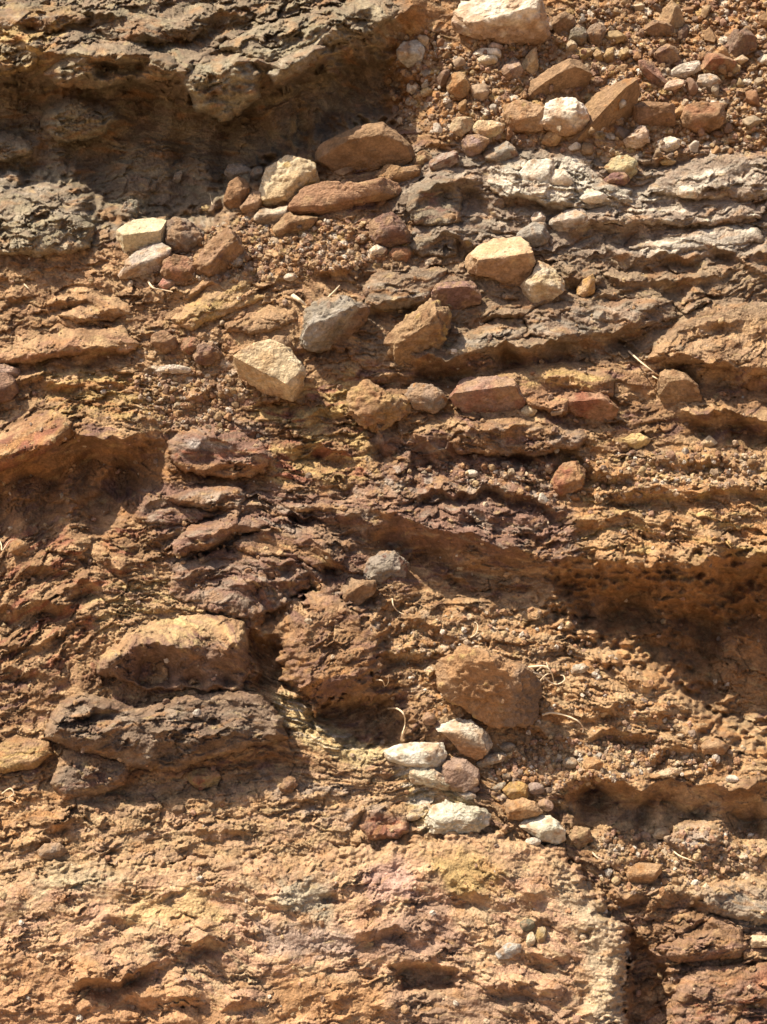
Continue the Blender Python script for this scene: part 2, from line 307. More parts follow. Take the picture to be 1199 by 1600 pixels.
# ------------------------------------------------------------------ materials
def rock_mat(name, rnd=None, bump=1.0, rough=0.9, spec=0.25):
    m = bpy.data.materials.new(name); m.use_nodes = True
    t = m.node_tree; N = t.nodes; K = t.links
    bs = N['Principled BSDF']; bs.inputs['Roughness'].default_value = rough
    bs.inputs['Specular IOR Level'].default_value = spec
    geo = N.new('ShaderNodeTexCoord')
    col = N.new('ShaderNodeVertexColor'); col.layer_name = 'Col'
    src = col.outputs[0]
    if rnd:
        oi = N.new('ShaderNodeObjectInfo');         mx = N.new('ShaderNodeMix'); mx.data_type = 'RGBA'; mx.blend_type = 'MULTIPLY'; mx.inputs[0].default_value = 1
        K.new(oi.outputs['Color'], mx.inputs[6]); K.new(src, mx.inputs[7]); src = mx.outputs[2]
    # mineral mottling
    nb = N.new('ShaderNodeTexNoise'); nb.inputs['Scale'].default_value = 55; nb.inputs['Detail'].default_value = 7; nb.inputs['Roughness'].default_value = 0.7
    K.new(geo.outputs['Object'], nb.inputs['Vector'])
    mb = N.new('ShaderNodeMapRange'); mb.inputs[1].default_value = 0.3; mb.inputs[2].default_value = 0.7; mb.inputs[3].default_value = 0.74; mb.inputs[4].default_value = 1.24
    K.new(nb.outputs[0], mb.inputs[0])
    mm = N.new('ShaderNodeVectorMath'); mm.operation = 'SCALE'; K.new(src, mm.inputs[0]); K.new(mb.outputs[0], mm.inputs['Scale']); src = mm.outputs[0]
    n1 = N.new('ShaderNodeTexNoise'); n1.inputs['Scale'].default_value = 210; n1.inputs['Detail'].default_value = 5; n1.inputs['Roughness'].default_value = 0.7
    K.new(geo.outputs['Object'], n1.inputs['Vector'])
    mr = N.new('ShaderNodeMapRange'); mr.inputs[1].default_value = 0.3; mr.inputs[2].default_value = 0.7
    mr.inputs[3].default_value = 0.72; mr.inputs[4].default_value = 1.28
    K.new(n1.outputs[0], mr.inputs[0])
    m2 = N.new('ShaderNodeVectorMath'); m2.operation = 'SCALE'
    K.new(src, m2.inputs[0]); K.new(mr.outputs[0], m2.inputs['Scale'])
    K.new(m2.outputs[0], bs.inputs['Base Color'])
    n2 = N.new('ShaderNodeTexNoise'); n2.inputs['Scale'].default_value = 330; n2.inputs['Detail'].default_value = 6; n2.inputs['Roughness'].default_value = 0.65
    K.new(geo.outputs['Object'], n2.inputs['Vector'])
    vo = N.new('ShaderNodeTexVoronoi'); vo.inputs['Scale'].default_value = 260
    K.new(geo.outputs['Object'], vo.inputs['Vector'])
    ad = N.new('ShaderNodeMath'); ad.operation = 'MULTIPLY_ADD'; ad.inputs[1].default_value = 0.35
    K.new(vo.outputs['Distance'], ad.inputs[0]); K.new(n2.outputs[0], ad.inputs[2])
    bp = N.new('ShaderNodeBump'); bp.inputs['Strength'].default_value = 0.9 * bump; bp.inputs['Distance'].default_value = 0.004
    K.new(ad.outputs[0], bp.inputs['Height']); K.new(bp.outputs[0], bs.inputs['Normal'])
    return m
M_BANK = rock_mat('weathered_rock')
M_STONE = rock_mat('stone', bump=0.9)
M_QUARTZ = rock_mat('quartz', bump=0.7, rough=0.7, spec=0.3)

def mkmesh(name, V, F, col, mat, smooth=True, origin=None):
    me = bpy.data.meshes.new(name)
    V = np.asarray(V, np.float64)
    if origin is None: origin = V.mean(0)
    V = (V - origin).astype(F4); F = np.asarray(F, np.int32); k = F.shape[1]
    me.vertices.add(len(V)); me.vertices.foreach_set('co', V.ravel())
    me.loops.add(F.size); me.loops.foreach_set('vertex_index', F.ravel())
    me.polygons.add(len(F)); me.polygons.foreach_set('loop_start', np.arange(0, F.size, k, dtype=np.int32))
    me.polygons.foreach_set('loop_total', np.full(len(F), k, np.int32))
    me.polygons.foreach_set('use_smooth', np.full(len(F), smooth, bool))
    me.update(calc_edges=True)
    col = np.asarray(col, F4); lum = (col @ np.array([.3, .6, .1], F4))[:, None]; col = (lum + (col - lum) * 0.94) * 0.85
    a = me.color_attributes.new('Col', 'FLOAT_COLOR', 'POINT')
    c = np.ones((len(V), 4), F4); c[:, :3] = np.clip(col, 0.01, 0.85); a.data.foreach_set('color', c.ravel())
    me.materials.append(mat)
    o = bpy.data.objects.new(name, me); o.location = origin
    sc.collection.objects.link(o)
    return o
def tag(o, label, cat, group=None):
    o['label'] = label; o['category'] = cat
    if group: o['group'] = group
    return o
def gridfaces(mask):
    r, c = mask.shape
    idx = -np.ones(mask.shape, np.int64); idx[mask] = np.arange(mask.sum())
    a = idx[:-1, :-1]; b = idx[:-1, 1:]; d = idx[1:, :-1]; e = idx[1:, 1:]
    ok = (a >= 0) & (b >= 0) & (d >= 0) & (e >= 0)
    return np.stack([a[ok], d[ok], e[ok], b[ok]], 1), idx

# ------------------------------------------------------------------ relief of the bank
def softpoly(x, y, P, soft, wob=1.0, seed=60):
    m = np.zeros(x.shape, F4); P = np.array(P, float); pad = soft + 30
    sel = (x > P[:, 0].min() - pad) & (x < P[:, 0].max() + pad) & (y > P[:, 1].min() - pad) & (y < P[:, 1].max() + pad)
    if sel.any():
        X = x[sel]; Y = y[sel]
        sd = sdpoly(X, Y, P) + wob * (soft * 0.5 * noise(X / 35, Y / 25, seed) + soft * 0.25 * noise(X / 11, Y / 9, seed + 2))
        m[sel] = sstep(-soft * 0.5, soft * 0.8, sd)
    return m
def macro(x, y):
    H = 14 * fbm(x / 420, y / 260, 70, 3)
    H = H + 40 * np.exp(-(((x - 200) / 420) ** 2 + ((y - 1500) / 230) ** 2)) + 18 * np.exp(-(((x - 1150) / 200) ** 2 + ((y - 780) / 90) ** 2))
    H = H - 25 * sstep(240, -100, y) * sstep(650, 900, x)
    return H
HM = macro(GX, GY) + lip_h(GX, GY, LIPS)
for i, (P, d, s) in enumerate(PITS): HM += d * softpoly(GX, GY, P, s, 1.0, 60 + i)
shade_floor = np.zeros(GX.shape, F4)
for P, s in (([(-60, 190), (300, 180), (500, 215), (400, 290), (330, 350), (150, 345), (-60, 280)], 40), ([(880, 940), (1240, 940), (1240, 1170), (1100, 1110), (1000, 1030)], 30),
             ([(-200, 1250), (560, 1230), (860, 1330), (900, 1700), (-200, 1700)], 60), ([(-60, 760), (200, 720), (260, 790), (-60, 850)], 25), ([(560, 950), (860, 950), (1199, 1200), (760, 1230)], 30)):
    shade_floor = np.maximum(shade_floor, softpoly(GX, GY, P, s))
rb = np.zeros(GX.shape, F4)
for P, s in RUBBLE: rb = np.maximum(rb, s * softpoly(GX, GY, P, 26))
gdy = np.gradient(HM, axis=0) / np.gradient(GY, axis=0); steep = sstep(0.5, 1.3, -gdy); rk = 1.0 - 0.55 * steep
ST_ = np.full(GX.shape, 0.25, F4)
for P, s in (([(560, 220), (1400, 220), (1400, 600), (560, 580)], .85), ([(200, 640), (900, 560), (1400, 600), (1400, 780), (600, 880), (200, 880)], .5), ([(60, 1080), (460, 1070), (460, 1230), (60, 1240)], .5), ([(-200, 400), (500, 400), (500, 560), (-200, 600)], .5)):
    m = softpoly(GX, GY, P, 40); ST_ = ST_ * (1 - m) + s * m
RG_ = np.full(GX.shape, 1.0, F4)
for P, s in (([(560, 690), (860, 680), (940, 860), (600, 860)], 1.6), ([(200, 760), (560, 780), (560, 960), (200, 960)], 1.6), ([(-200, 850), (200, 840), (240, 1060), (-200, 1080)], 1.35), ([(380, 600), (620, 640), (600, 800), (420, 760)], 1.5),
             ([(-200, -200), (640, -200), (600, 60), (-200, 130)], 1.8), ([(900, 720), (1400, 720), (1400, 880), (900, 860)], 1.5), ([(560, 940), (900, 940), (1000, 1100), (640, 1090)], 1.4), ([(1000, 1400), (1400, 1400), (1400, 1700), (1000, 1700)], 1.4), ([(60, 570), (260, 590), (260, 680), (60, 650)], 1.6)):
    m = softpoly(GX, GY, P, 40); RG_ = RG_ * (1 - m) + s * m
DH, C1, C2, C3, E2 = detail(GX, GY, GU, GV, 0, RG_, ST_)
HS = HM.copy()
HM = HM + DH * rk * (1 - 0.5 * rb)
# grit and embedded pebbles
p1, pc1, pe1, pd1 = plates(GX + 2 * noise(GX / 5, GY / 5, 81), GY * 1.15, 15, 15, 90, 0.25, 0.9, 0.6)
p2, pc2, pe2, pd2 = plates(GX + 1 * noise(GX / 3, GY / 3, 82), GY * 1.1, 7.5, 7.5, 95, 0.25, 0.9, 0.6)
peb = 2.6 * np.sqrt(np.clip(1 - (pd1 / (0.35 + 0.3 * pc1)) ** 2, 0, 1)) + 6.0 * p1
peb += 1.3 * np.sqrt(np.clip(1 - (pd2 / (0.35 + 0.3 * pc2)) ** 2, 0, 1)) + 2.8 * p2
HM += rb * peb
p3, pc3, _, pd3 = plates(GX * 0.8, GY, 5.2, 5.2, 97, 0.1, 0.6, 0.5)
HM += (1 - 0.7 * steep) * (0.35 + 0.65 * rb + 0.4 * shade_floor) * (1.3 * p3 + 0.3 * np.sqrt(np.clip(1 - (pd3 / 0.55) ** 2, 0, 1)))
# fade the fine relief where the grid is coarse
far = np.clip(np.maximum.reduce([-GX, GX - 1199, -GY, GY - 1600]) / 250, 0, 1)
HM = HM * (1 - far) + (HS * 0.8 + 20 * ridged(GU / 160, GV / 70, 33, 4)) * far

# ------------------------------------------------------------------ colour of the bank (kinds of rock, no light)
def lerp(a, b, t): return a * (1 - t[..., None]) + b * t[..., None]
def tri(cols, n1, n2):
    c = [np.array(k, F4) for k in cols]
    a = sstep(-0.12, 0.22, n1); b = sstep(0.05, 0.32, n2)
    r = c[0][None, None] * (1 - a[..., None]) + c[1][None, None] * a[..., None]
    return lerp(r, np.broadcast_to(c[2], r.shape), b)
N1 = fbm(GU / 80, GV / 18, 110, 5, .6); N2 = fbm(GU / 60 + 40, GV / 16, 120, 5, .6)
COL = tri((BRN, TAN, PURP), N1, N2)
for i, (P, cols, s) in enumerate(REG):
    m = softpoly(GX, GY, P, s, 1.6, 140 + i)
    sel = m > 0.002
    if sel.any():
        c = tri(cols, (N1 * (1 if i % 2 else -1))[sel][None], (N2 * (-1 if i % 3 else 1))[sel][None])[0]
        COL[sel] = lerp(COL[sel], c, m[sel] * 0.92)
def vary(COL, C1, C2, C3, x, y, u, v, k=1.0):
    f = (1 + 0.22 * k * (C1 - 0.5)) * (1 + 0.34 * k * (C2 - 0.5)) * (1 + 0.26 * k * (C3 - 0.5)) * (1 + 0.16 * k * noise(u / 9, v / 4, 150)) * (1 + 0.12 * k * noise(x / 3.1, y / 3.1, 152))
    COL = COL * f[..., None]
    # iron stain, yellow and purple specks
    t = np.clip(fbm(u / 48, v / 15, 160, 4) * 2.2 - 0.35, 0, 0.55); COL = lerp(COL, np.broadcast_to(np.array(ORG_, F4), COL.shape), t)
    t = np.clip(fbm(u / 46, v / 11, 166, 4) * 2.4 - 0.6, 0, 0.32); COL = lerp(COL, np.broadcast_to(np.array(PURP, F4), COL.shape), t)
    t = np.clip(fbm(u / 30, v / 9, 172, 4) * 2.6 - 0.75, 0, 0.45); COL = lerp(COL, np.broadcast_to(np.array(YEL, F4), COL.shape), t)
    return COL
COL = vary(COL, C1, C2, C3, GX, GY, GU, GV)
pal = np.array([BRN, ORG_, TAN, TAN, OCH, PURP, DUST, GREY, WHITE, PINK, BRN, ORG_], F4)
pc = pal[(pc1 * 997).astype(int) % 12] * (0.8 + 0.4 * pc2[..., None])
COL = lerp(COL, pc, rb * 0.7 * (pd1 < 0.5) )
COL = lerp(COL, pal[(pc2 * 997).astype(int) % 12], rb * 0.5 * (pd2 < 0.4) * (pd1 > 0.45))
wsp = (T(7, (GX / 9).astype(int), (GY / 9).astype(int), 3) > 0.985) & (E2 > 0.15)
V = world(GX, GY, HM)
full = np.ones(GX.shape, bool); Fc, _ = gridfaces(full)
bank = mkmesh('hillside', V, Fc, COL.reshape(-1, 3), M_BANK, origin=ORG)
bank['kind'] = 'structure'
HTOP = HM.copy()
gx, gy_ = np.meshgrid(np.concatenate([np.linspace(-40, -4, 10), np.linspace(-3, 3, 60), np.linspace(4, 40, 10)]), np.concatenate([np.linspace(-60, -5, 10), np.linspace(-4, 0.6, 60)]))
gz_ = 0.12 + 0.05 * fbm(gx / 1.3, gy_ / 1.3, 300, 3)
gcol = lerp(np.broadcast_to(np.array((.46, .32, .19), F4), gx.shape + (3,)), np.broadcast_to(np.array((.42, .25, .13), F4), gx.shape + (3,)), np.clip(.5 + fbm(gx / .8, gy_ / .8, 310, 3), 0, 1).astype(F4))
Fg, _ = gridfaces(np.ones(gx.shape, bool))
ground = mkmesh('ground', np.stack([gx, gy_, gz_], -1).reshape(-1, 3), Fg, gcol.reshape(-1, 3), M_BANK, origin=np.array([0, -2, .12])); ground['kind'] = 'structure'

def hat(x, y, r=6):
    i0 = np.searchsorted(xs, x - r); i1 = max(i0 + 1, np.searchsorted(xs, x + r)); j0 = np.searchsorted(ys, y - r); j1 = max(j0 + 1, np.searchsorted(ys, y + r))
    return float(np.median(HTOP[j0:j1, i0:i1]))

# ------------------------------------------------------------------ outcrops: blocks of rock that stand out of the bank
def outcrop(name, label, cat, P, thick, cols, edge=16, gy=0.0, gx=0.0, seed=0, rough=0.8, wob=5, lips=(), pits=(), band=None, base=0.0, group=None, strat=0.5, blend=1.0):
    Pn = np.array(P, float)
    i0 = max(0, np.searchsorted(xs, Pn[:, 0].min() - 12)); i1 = min(len(xs), np.searchsorted(xs, Pn[:, 0].max() + 12))
    j0 = max(0, np.searchsorted(ys, Pn[:, 1].min() - 12)); j1 = min(len(ys), np.searchsorted(ys, Pn[:, 1].max() + 12))
    s = (slice(j0, j1), slice(i0, i1)); x = GX[s]; y = GY[s]; u = GU[s] + seed * 31; v = GV[s] + seed * 17
    sd = sdpoly(x, y, P) + wob * noise(x / 24, y / 20, seed + 5) + 0.5 * wob * noise(x / 8, y / 7, seed + 6) + 1.0 * noise(x / 3, y / 3, seed + 7)
    d, c1, c2, c3, e = detail(x, y, u, v, seed + 200, rough * (0.5 + 0.95 * sstep(-.35, .35, fbm(x / 85, y / 60, seed + 90, 3))), strat)
    d = d + min(1.0, np.ptp(Pn[:, 0]) / 500) * 10 * fbm(x / 80, y / 62, seed + 95, 3)
    cx, cy = Pn.mean(0)
    up = np.clip((cy - y) / (0.5 * np.ptp(Pn[:, 1])) + 0.25, 0, 1) * blend
    t = np.clip(sd / (edge * (1 + 1.7 * up)), 0, 1); prof = np.sqrt(1 - (1 - t) ** 2)
    hm = HS[s]; inside = sd > 0
    level = 0.55 * float(np.median(hm[inside])) + 0.45 * hm
    H = level + base + thick * prof * (0.85 + 0.25 * fbm(x / 60, y / 45, seed + 3, 3)) + gy * (y - cy) * t + gx * (x - cx) * t + d * (0.3 + 0.7 * t)
    if lips: H = H + lip_h(x, y, lips, seed + 40) * t
    for k, (PP, dd, ss) in enumerate(pits): H = H + dd * softpoly(x, y, PP, ss, 1, seed + k)
    H = np.where(sd < 0, np.minimum(H, HTOP[s] + 2) + sd * 5.0, H)
    mask = sd > -7
    n1 = fbm(u / 60, v / 16, seed + 11, 5, .6); n2 = fbm(u / 48 + 9, v / 15, seed + 15, 5, .6)
    C = tri(cols, n1, n2)
    if band is not None:
        for PP, bc, ss in band:
            m = softpoly(x, y, PP, ss, 1.4, seed + 21); C = lerp(C, np.broadcast_to(np.array(bc, F4), C.shape), m * 0.9)
    C = vary(C, c1, c2, c3, x, y, u, v, 0.9)
    C = lerp(C, COL[s], np.clip((1 - t) * (0.35 + 0.65 * up), 0, 1))
    F, idx = gridfaces(mask)
    Vv = world(x[mask], y[mask], H[mask])
    # close the back: push a coarse copy of the rim behind the face
    nv = len(Vv)
    e1 = np.concatenate([F[:, [0, 1]], F[:, [1, 2]], F[:, [2, 3]], F[:, [3, 0]]])
    key = np.sort(e1, 1); kk = key[:, 0] * nv + key[:, 1]
    uq, inv, cnt = np.unique(kk, return_inverse=True, return_counts=True)
    be = e1[cnt[inv] == 1]
    rim = np.unique(be); mp = -np.ones(nv, int); mp[rim] = nv + np.arange(len(rim))
    back = Vv[rim] - N_OUT[None] * 0.03
    ctr = back.mean(0)[None]
    sk = np.stack([be[:, 1], be[:, 0], mp[be[:, 0]], mp[be[:, 1]]], 1)
    ci = nv + len(rim)
    cap = np.stack([mp[be[:, 1]], mp[be[:, 0]], np.full(len(be), ci), np.full(len(be), ci)], 1)
    V2 = np.concatenate([Vv, back, ctr])
    cc = C[mask]; c2_ = np.concatenate([cc, cc[rim], cc[:1]])
    o = mkmesh(name, V2, np.concatenate([F, sk]), c2_, M_BANK)
    tag(o, label, cat, group); o['kind'] = 'thing'
    HTOP[s] = np.where(mask & (H > HTOP[s]), H, HTOP[s])
    return o

for lb, P, th, cols, sd, kw in (
    ('rounded grey-green knob sticking out under the crest of the dark overhang', [(283, 118), (306, 94), (350, 84), (392, 92), (412, 112), (402, 158), (356, 192), (306, 172)], 48, (OLIVE, (.36, .33, .24), DARKG), 41, dict(rough=1.2)),
    ('pale upturned prong of rock right of the grey-green knob of the overhang', [(418, 116), (440, 92), (486, 64), (510, 70), (500, 90), (466, 114), (430, 130)], 34, ((.40, .35, .26), GREY, OLIVE), 42, dict(rough=1.1)),
    ('low crusty grey lump inside the dark hollow at the upper left', [(64, 200), (70, 170), (104, 152), (140, 158), (180, 172), (186, 188), (150, 216), (90, 224)], 34, ((.30, .27, .19), OLIVE, DARKG), 43, dict(rough=1.4)),
    ('broad crest block with a pocket in its front, left part of the dark overhang', [(70, 118), (96, 80), (150, 64), (220, 78), (272, 88), (284, 112), (262, 130), (200, 126), (150, 140), (90, 134)], 36, (OLIVE, DARKG, TAN), 44, dict(rough=1.4, pits=[([(140, 94), (230, 92), (226, 118), (150, 118)], -34, 12)])),
    ('stack of thin grey-green ledges at the crest of the overhang right of the knob', [(344, 74), (390, 44), (450, 30), (520, 12), (600, -6), (650, 12), (566, 58), (506, 72), (446, 100), (390, 92)], 38, (OLIVE, (.35, .30, .21), DARKG), 45, dict(rough=1.7, strat=.9)),
    ('yellowish crest lump of the overhang at the left edge', [(-40, 88), (0, 56), (46, 50), (72, 76), (56, 108), (0, 118), (-40, 124)], 34, (OCH, DARKG, OLIVE), 46, dict(rough=1.5)),
    ('brown ledge lump at the top left edge above the yellowish crest lump', [(-40, 34), (20, 8), (90, 4), (142, 28), (80, 50), (10, 44)], 28, (BRN, GREY, OCH), 47, dict(rough=1.5)),
    ('long brown hump at the top above the crest block with the pocket', [(146, 44), (190, 20), (262, 22), (330, 38), (300, 62), (220, 66), (170, 62)], 26, (DARKG, BRN, OLIVE), 48, dict(rough=1.5)),
    ('pale crusty ledge at the left edge in the dark hollow', [(-40, 216), (10, 202), (50, 222), (56, 240), (10, 250), (-40, 252)], 26, ((.38, .31, .21), OLIVE, GREY), 49, dict(rough=1.5)),
    ('grey crumbly hump in the sun at the left, below the dark hollow', [(-40, 330), (20, 296), (70, 300), (110, 330), (150, 352), (140, 392), (60, 400), (-40, 396)], 26, (OLIVE, (.38, .32, .23), DARKG), 50, dict(rough=1.6))):
    outcrop('overhang_rock', lb, 'rock', P, th, cols, 16, 0.1, 0, sd, **kw)
outcrop('rock_slab', 'largest dark grey-brown bedrock slab left of centre, lying above the pale foreground rock', 'rock slab',
        [(72, 1132), (96, 1094), (132, 1082), (176, 1092), (216, 1104), (248, 1098), (280, 1090), (360, 1076), (404, 1080), (424, 1100), (442, 1120), (450, 1152), (400, 1168), (340, 1182), (280, 1206), (200, 1198), (160, 1182), (110, 1170), (70, 1152)],
        52, ((.23, .16, .11), (.18, .12, .085), (.29, .22, .16)), 14, 0.1, 0, 1, 1.15, 4, lips=[([(40, 1150), (120, 1146), (210, 1140), (300, 1152), (400, 1130), (480, 1120)], 14, 40, 26, 26, 9999), ([(84, 1112), (130, 1100), (200, 1116)], 8, 14, 7, 5, 14)], strat=.8, blend=.3)
outcrop('rock_slab', 'small dark ridged slab tucked under the left end of the largest dark slab', 'rock slab',
        [(78, 1224), (94, 1182), (116, 1163), (148, 1168), (176, 1184), (212, 1190), (196, 1228), (152, 1242), (100, 1250)], 22, ((.245, .18, .13), (.18, .125, .09), PURP), 14, 0.1, 0, 2, 0.8, 3)
outcrop('boulder', 'tan rounded boulder at the left edge beside the largest dark slab', 'boulder',
        [(-30, 1170), (-5, 1166), (24, 1148), (58, 1154), (78, 1160), (84, 1178), (52, 1202), (-30, 1215)], 30, (TAN, OCH, ORG_), 18, 0.1, 0, 3, 0.4, 2)
outcrop('foreground_rock', 'huge pale tan foreground rock filling the bottom left, with a whitish right edge', 'rock',
        [(-60, 1400), (40, 1362), (130, 1345), (240, 1350), (330, 1338), (470, 1335), (560, 1326), (690, 1304), (790, 1298), (868, 1322), (905, 1362), (948, 1404), (974, 1444), (984, 1500), (978, 1560), (986, 1680), (-60, 1680)],
        30, ((.53, .335, .19), (.50, .30, .19), (.58, .415, .25)), 26, 0.02, 0.02, 4, 0.72, 14,
        lips=[([(100, 1535), (190, 1522), (250, 1503), (340, 1458), (370, 1456)], 22, 40, 8, 16, 24), ([(540, 1470), (600, 1450), (660, 1448), (700, 1440)], 12, 24, 10, 6, 20), ([(130, 1440), (200, 1430), (240, 1436)], 10, 20, 7, 6, 14),
              ([(380, 1420), (440, 1408), (480, 1416)], 9, 20, 7, 6, 14), ([(120, 1580), (200, 1552), (300, 1560), (420, 1572)], 14, 30, 8, 6, 16), ([(500, 1565), (560, 1556), (640, 1580)], 10, 24, 8, 6, 14),
              ([(800, 1382), (830, 1400), (858, 1396)], 16, 20, 10, 10, 16), ([(820, 1490), (860, 1492), (900, 1478)], 14, 22, 10, 12, 20), ([(740, 1540), (820, 1535), (890, 1548)], 12, 26, 12, 8, 20), ([(690, 1400), (740, 1392), (800, 1412)], 10, 20, 8, 8, 16), ([(230, 1395), (300, 1386), (360, 1392)], 7, 18, 6, 4, 12)],
        pits=[([(612, 1512), (660, 1504), (716, 1518), (706, 1544), (630, 1550)], -34, 14), ([(905, 1455), (925, 1452), (922, 1470), (905, 1470)], -14, 6), ([(905, 1548), (925, 1545), (930, 1572), (908, 1570)], -10, 6), ([(500, 1400), (525, 1395), (530, 1412), (505, 1416)], -12, 6)],
        band=[([(860, 1360), (900, 1360), (950, 1410), (990, 1480), (984, 1690), (915, 1690), (920, 1500), (890, 1430), (850, 1400)], (.58, .45, .30), 30), ([(-60, 1520), (120, 1540), (260, 1560), (300, 1690), (-60, 1690)], (.46, .26, .175), 40),
              ([(-60, 1480), (110, 1490), (300, 1540), (420, 1600), (420, 1690), (-60, 1690)], (.50, .28, .14), 30), ([(400, 1440), (560, 1450), (560, 1500), (420, 1496)], (.40, .29, .23), 16), ([(180, 1400), (330, 1390), (360, 1440), (200, 1450)], (.56, .38, .18), 24), ([(420, 1520), (620, 1530), (600, 1600), (420, 1600)], (.47, .26, .12), 24), ([(560, 1350), (640, 1340), (660, 1400), (580, 1410)], (.50, .31, .25), 20), ([(40, 1340), (160, 1340), (200, 1380), (60, 1400)], (.52, .44, .28), 20), ([(430, 1370), (520, 1370), (520, 1440), (440, 1430)], (.42, .36, .26), 20), ([(660, 1330), (760, 1320), (800, 1400), (700, 1400)], OCH, 20), ([(600, 1540), (900, 1550), (880, 1690), (600, 1690)], (.36, .23, .15), 30),
              ([(560, 1440), (700, 1400), (740, 1500), (560, 1500)], (.38, .24, .17), 30)])
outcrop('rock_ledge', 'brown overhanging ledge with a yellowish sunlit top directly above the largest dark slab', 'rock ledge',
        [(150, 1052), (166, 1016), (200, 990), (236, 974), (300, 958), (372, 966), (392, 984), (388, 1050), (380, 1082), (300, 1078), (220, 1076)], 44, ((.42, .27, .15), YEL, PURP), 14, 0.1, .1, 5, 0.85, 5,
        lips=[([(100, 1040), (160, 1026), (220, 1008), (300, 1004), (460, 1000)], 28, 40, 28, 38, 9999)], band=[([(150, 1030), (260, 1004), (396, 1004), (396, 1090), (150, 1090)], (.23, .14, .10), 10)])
outcrop('rock_block', 'purplish knobbly rock block in the sun left of the rough brown buttress', 'rock block',
        [(262, 900), (290, 872), (340, 858), (400, 862), (444, 876), (486, 888), (482, 922), (440, 944), (412, 962), (370, 968), (320, 950), (290, 944), (268, 928)], 22, (PURP, LAV, (.30, .19, .12)), 22, 0.15, 0.1, 6, 1.3, 9,
        lips=[([(270, 912), (330, 892), (360, 900)], 12, 16, 10, 10, 22), ([(350, 925), (400, 900), (440, 905), (486, 900)], 14, 20, 16, 10, 24)])
outcrop('rock_buttress', 'rough brown rock buttress in the centre over a dark shadowed pocket', 'rock buttress',
        [(440, 1000), (470, 945), (500, 915), (530, 930), (560, 950), (590, 1000), (596, 1050), (580, 1090), (540, 1090), (500, 1106), (462, 1080), (440, 1050)], 9, (BRN, PURP, ORG_), 40, 0.08, 0, 7, 1.5, 16)
outcrop('tilted_slab', 'reddish brown tilted slab at the left edge with a crack beneath its lower side', 'rock slab',
        [(-30, 706), (0, 680), (40, 655), (90, 640), (114, 660), (106, 690), (60, 712), (0, 738), (-30, 745)], 24, (RED, ORG_, TAN), 12, 0.25, 0, 8, 0.7, 3)
outcrop('striped_slab', 'finely layered grey-brown slab in the centre, below and right of the purple stone', 'rock slab',
        [(690, 552), (722, 524), (777, 497), (817, 499), (825, 513), (815, 528), (773, 546), (712, 562)], 22, (GREY, (.30, .22, .14), TAN), 12, 0.2, 0, 9, 0.9, 3)
outcrop('striped_slab', 'long folded grey-brown slab directly below the cream and tan pair of stones', 'rock slab',
        [(816, 498), (850, 474), (913, 464), (960, 468), (1010, 462), (1052, 468), (1058, 496), (1000, 512), (930, 526), (880, 536), (828, 522)], 24, ((.29, .205, .145), GREY, (.26, .17, .11)), 14, 0.2, 0, 10, 1.0, 4,
        lips=[([(830, 506), (900, 492), (960, 488), (1050, 486)], 9, 18, 8, 7, 14)])
outcrop('rock_shelf', 'wide tan sloping rock shelf at the right edge, uphill of the small brown stone', 'rock shelf',
        [(1008, 562), (1034, 528), (1064, 495), (1112, 472), (1160, 466), (1260, 480), (1260, 584), (1180, 590), (1120, 574), (1060, 572)], 24, ((.42, .27, .155), TAN, BRN), 22, 0.12, 0, 11, 1.0, 5,
        lips=[([(1060, 520), (1120, 505), (1190, 510), (1250, 505)], 10, 26, 8, 8, 20)])
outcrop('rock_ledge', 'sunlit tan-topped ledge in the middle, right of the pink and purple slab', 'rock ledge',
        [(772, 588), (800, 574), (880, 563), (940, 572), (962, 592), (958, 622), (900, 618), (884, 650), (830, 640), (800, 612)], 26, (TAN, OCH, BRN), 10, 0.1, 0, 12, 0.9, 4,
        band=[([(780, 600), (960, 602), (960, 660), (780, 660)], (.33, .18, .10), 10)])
outcrop('rock_ledge', 'dark rough ledge with a pale crumbling rim, in the middle above the purple rubble', 'rock ledge',
        [(704, 690), (722, 664), (764, 652), (830, 654), (884, 662), (926, 680), (900, 702), (850, 710), (760, 712), (716, 708)], 26, (BRN, LAV, PURP), 10, 0.35, 0, 13, 1.0, 4)
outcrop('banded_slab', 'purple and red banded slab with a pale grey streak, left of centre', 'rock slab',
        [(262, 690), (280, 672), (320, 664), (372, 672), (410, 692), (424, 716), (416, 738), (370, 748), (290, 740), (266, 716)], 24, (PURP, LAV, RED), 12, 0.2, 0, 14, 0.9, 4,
        band=[([(290, 688), (340, 684), (360, 700), (300, 704)], (.46, .40, .36), 8), ([(270, 722), (420, 722), (420, 750), (270, 750)], (.36, .20, .10), 8)], lips=[([(320, 726), (370, 720), (412, 736)], 7, 8, 5, 6, 14)])
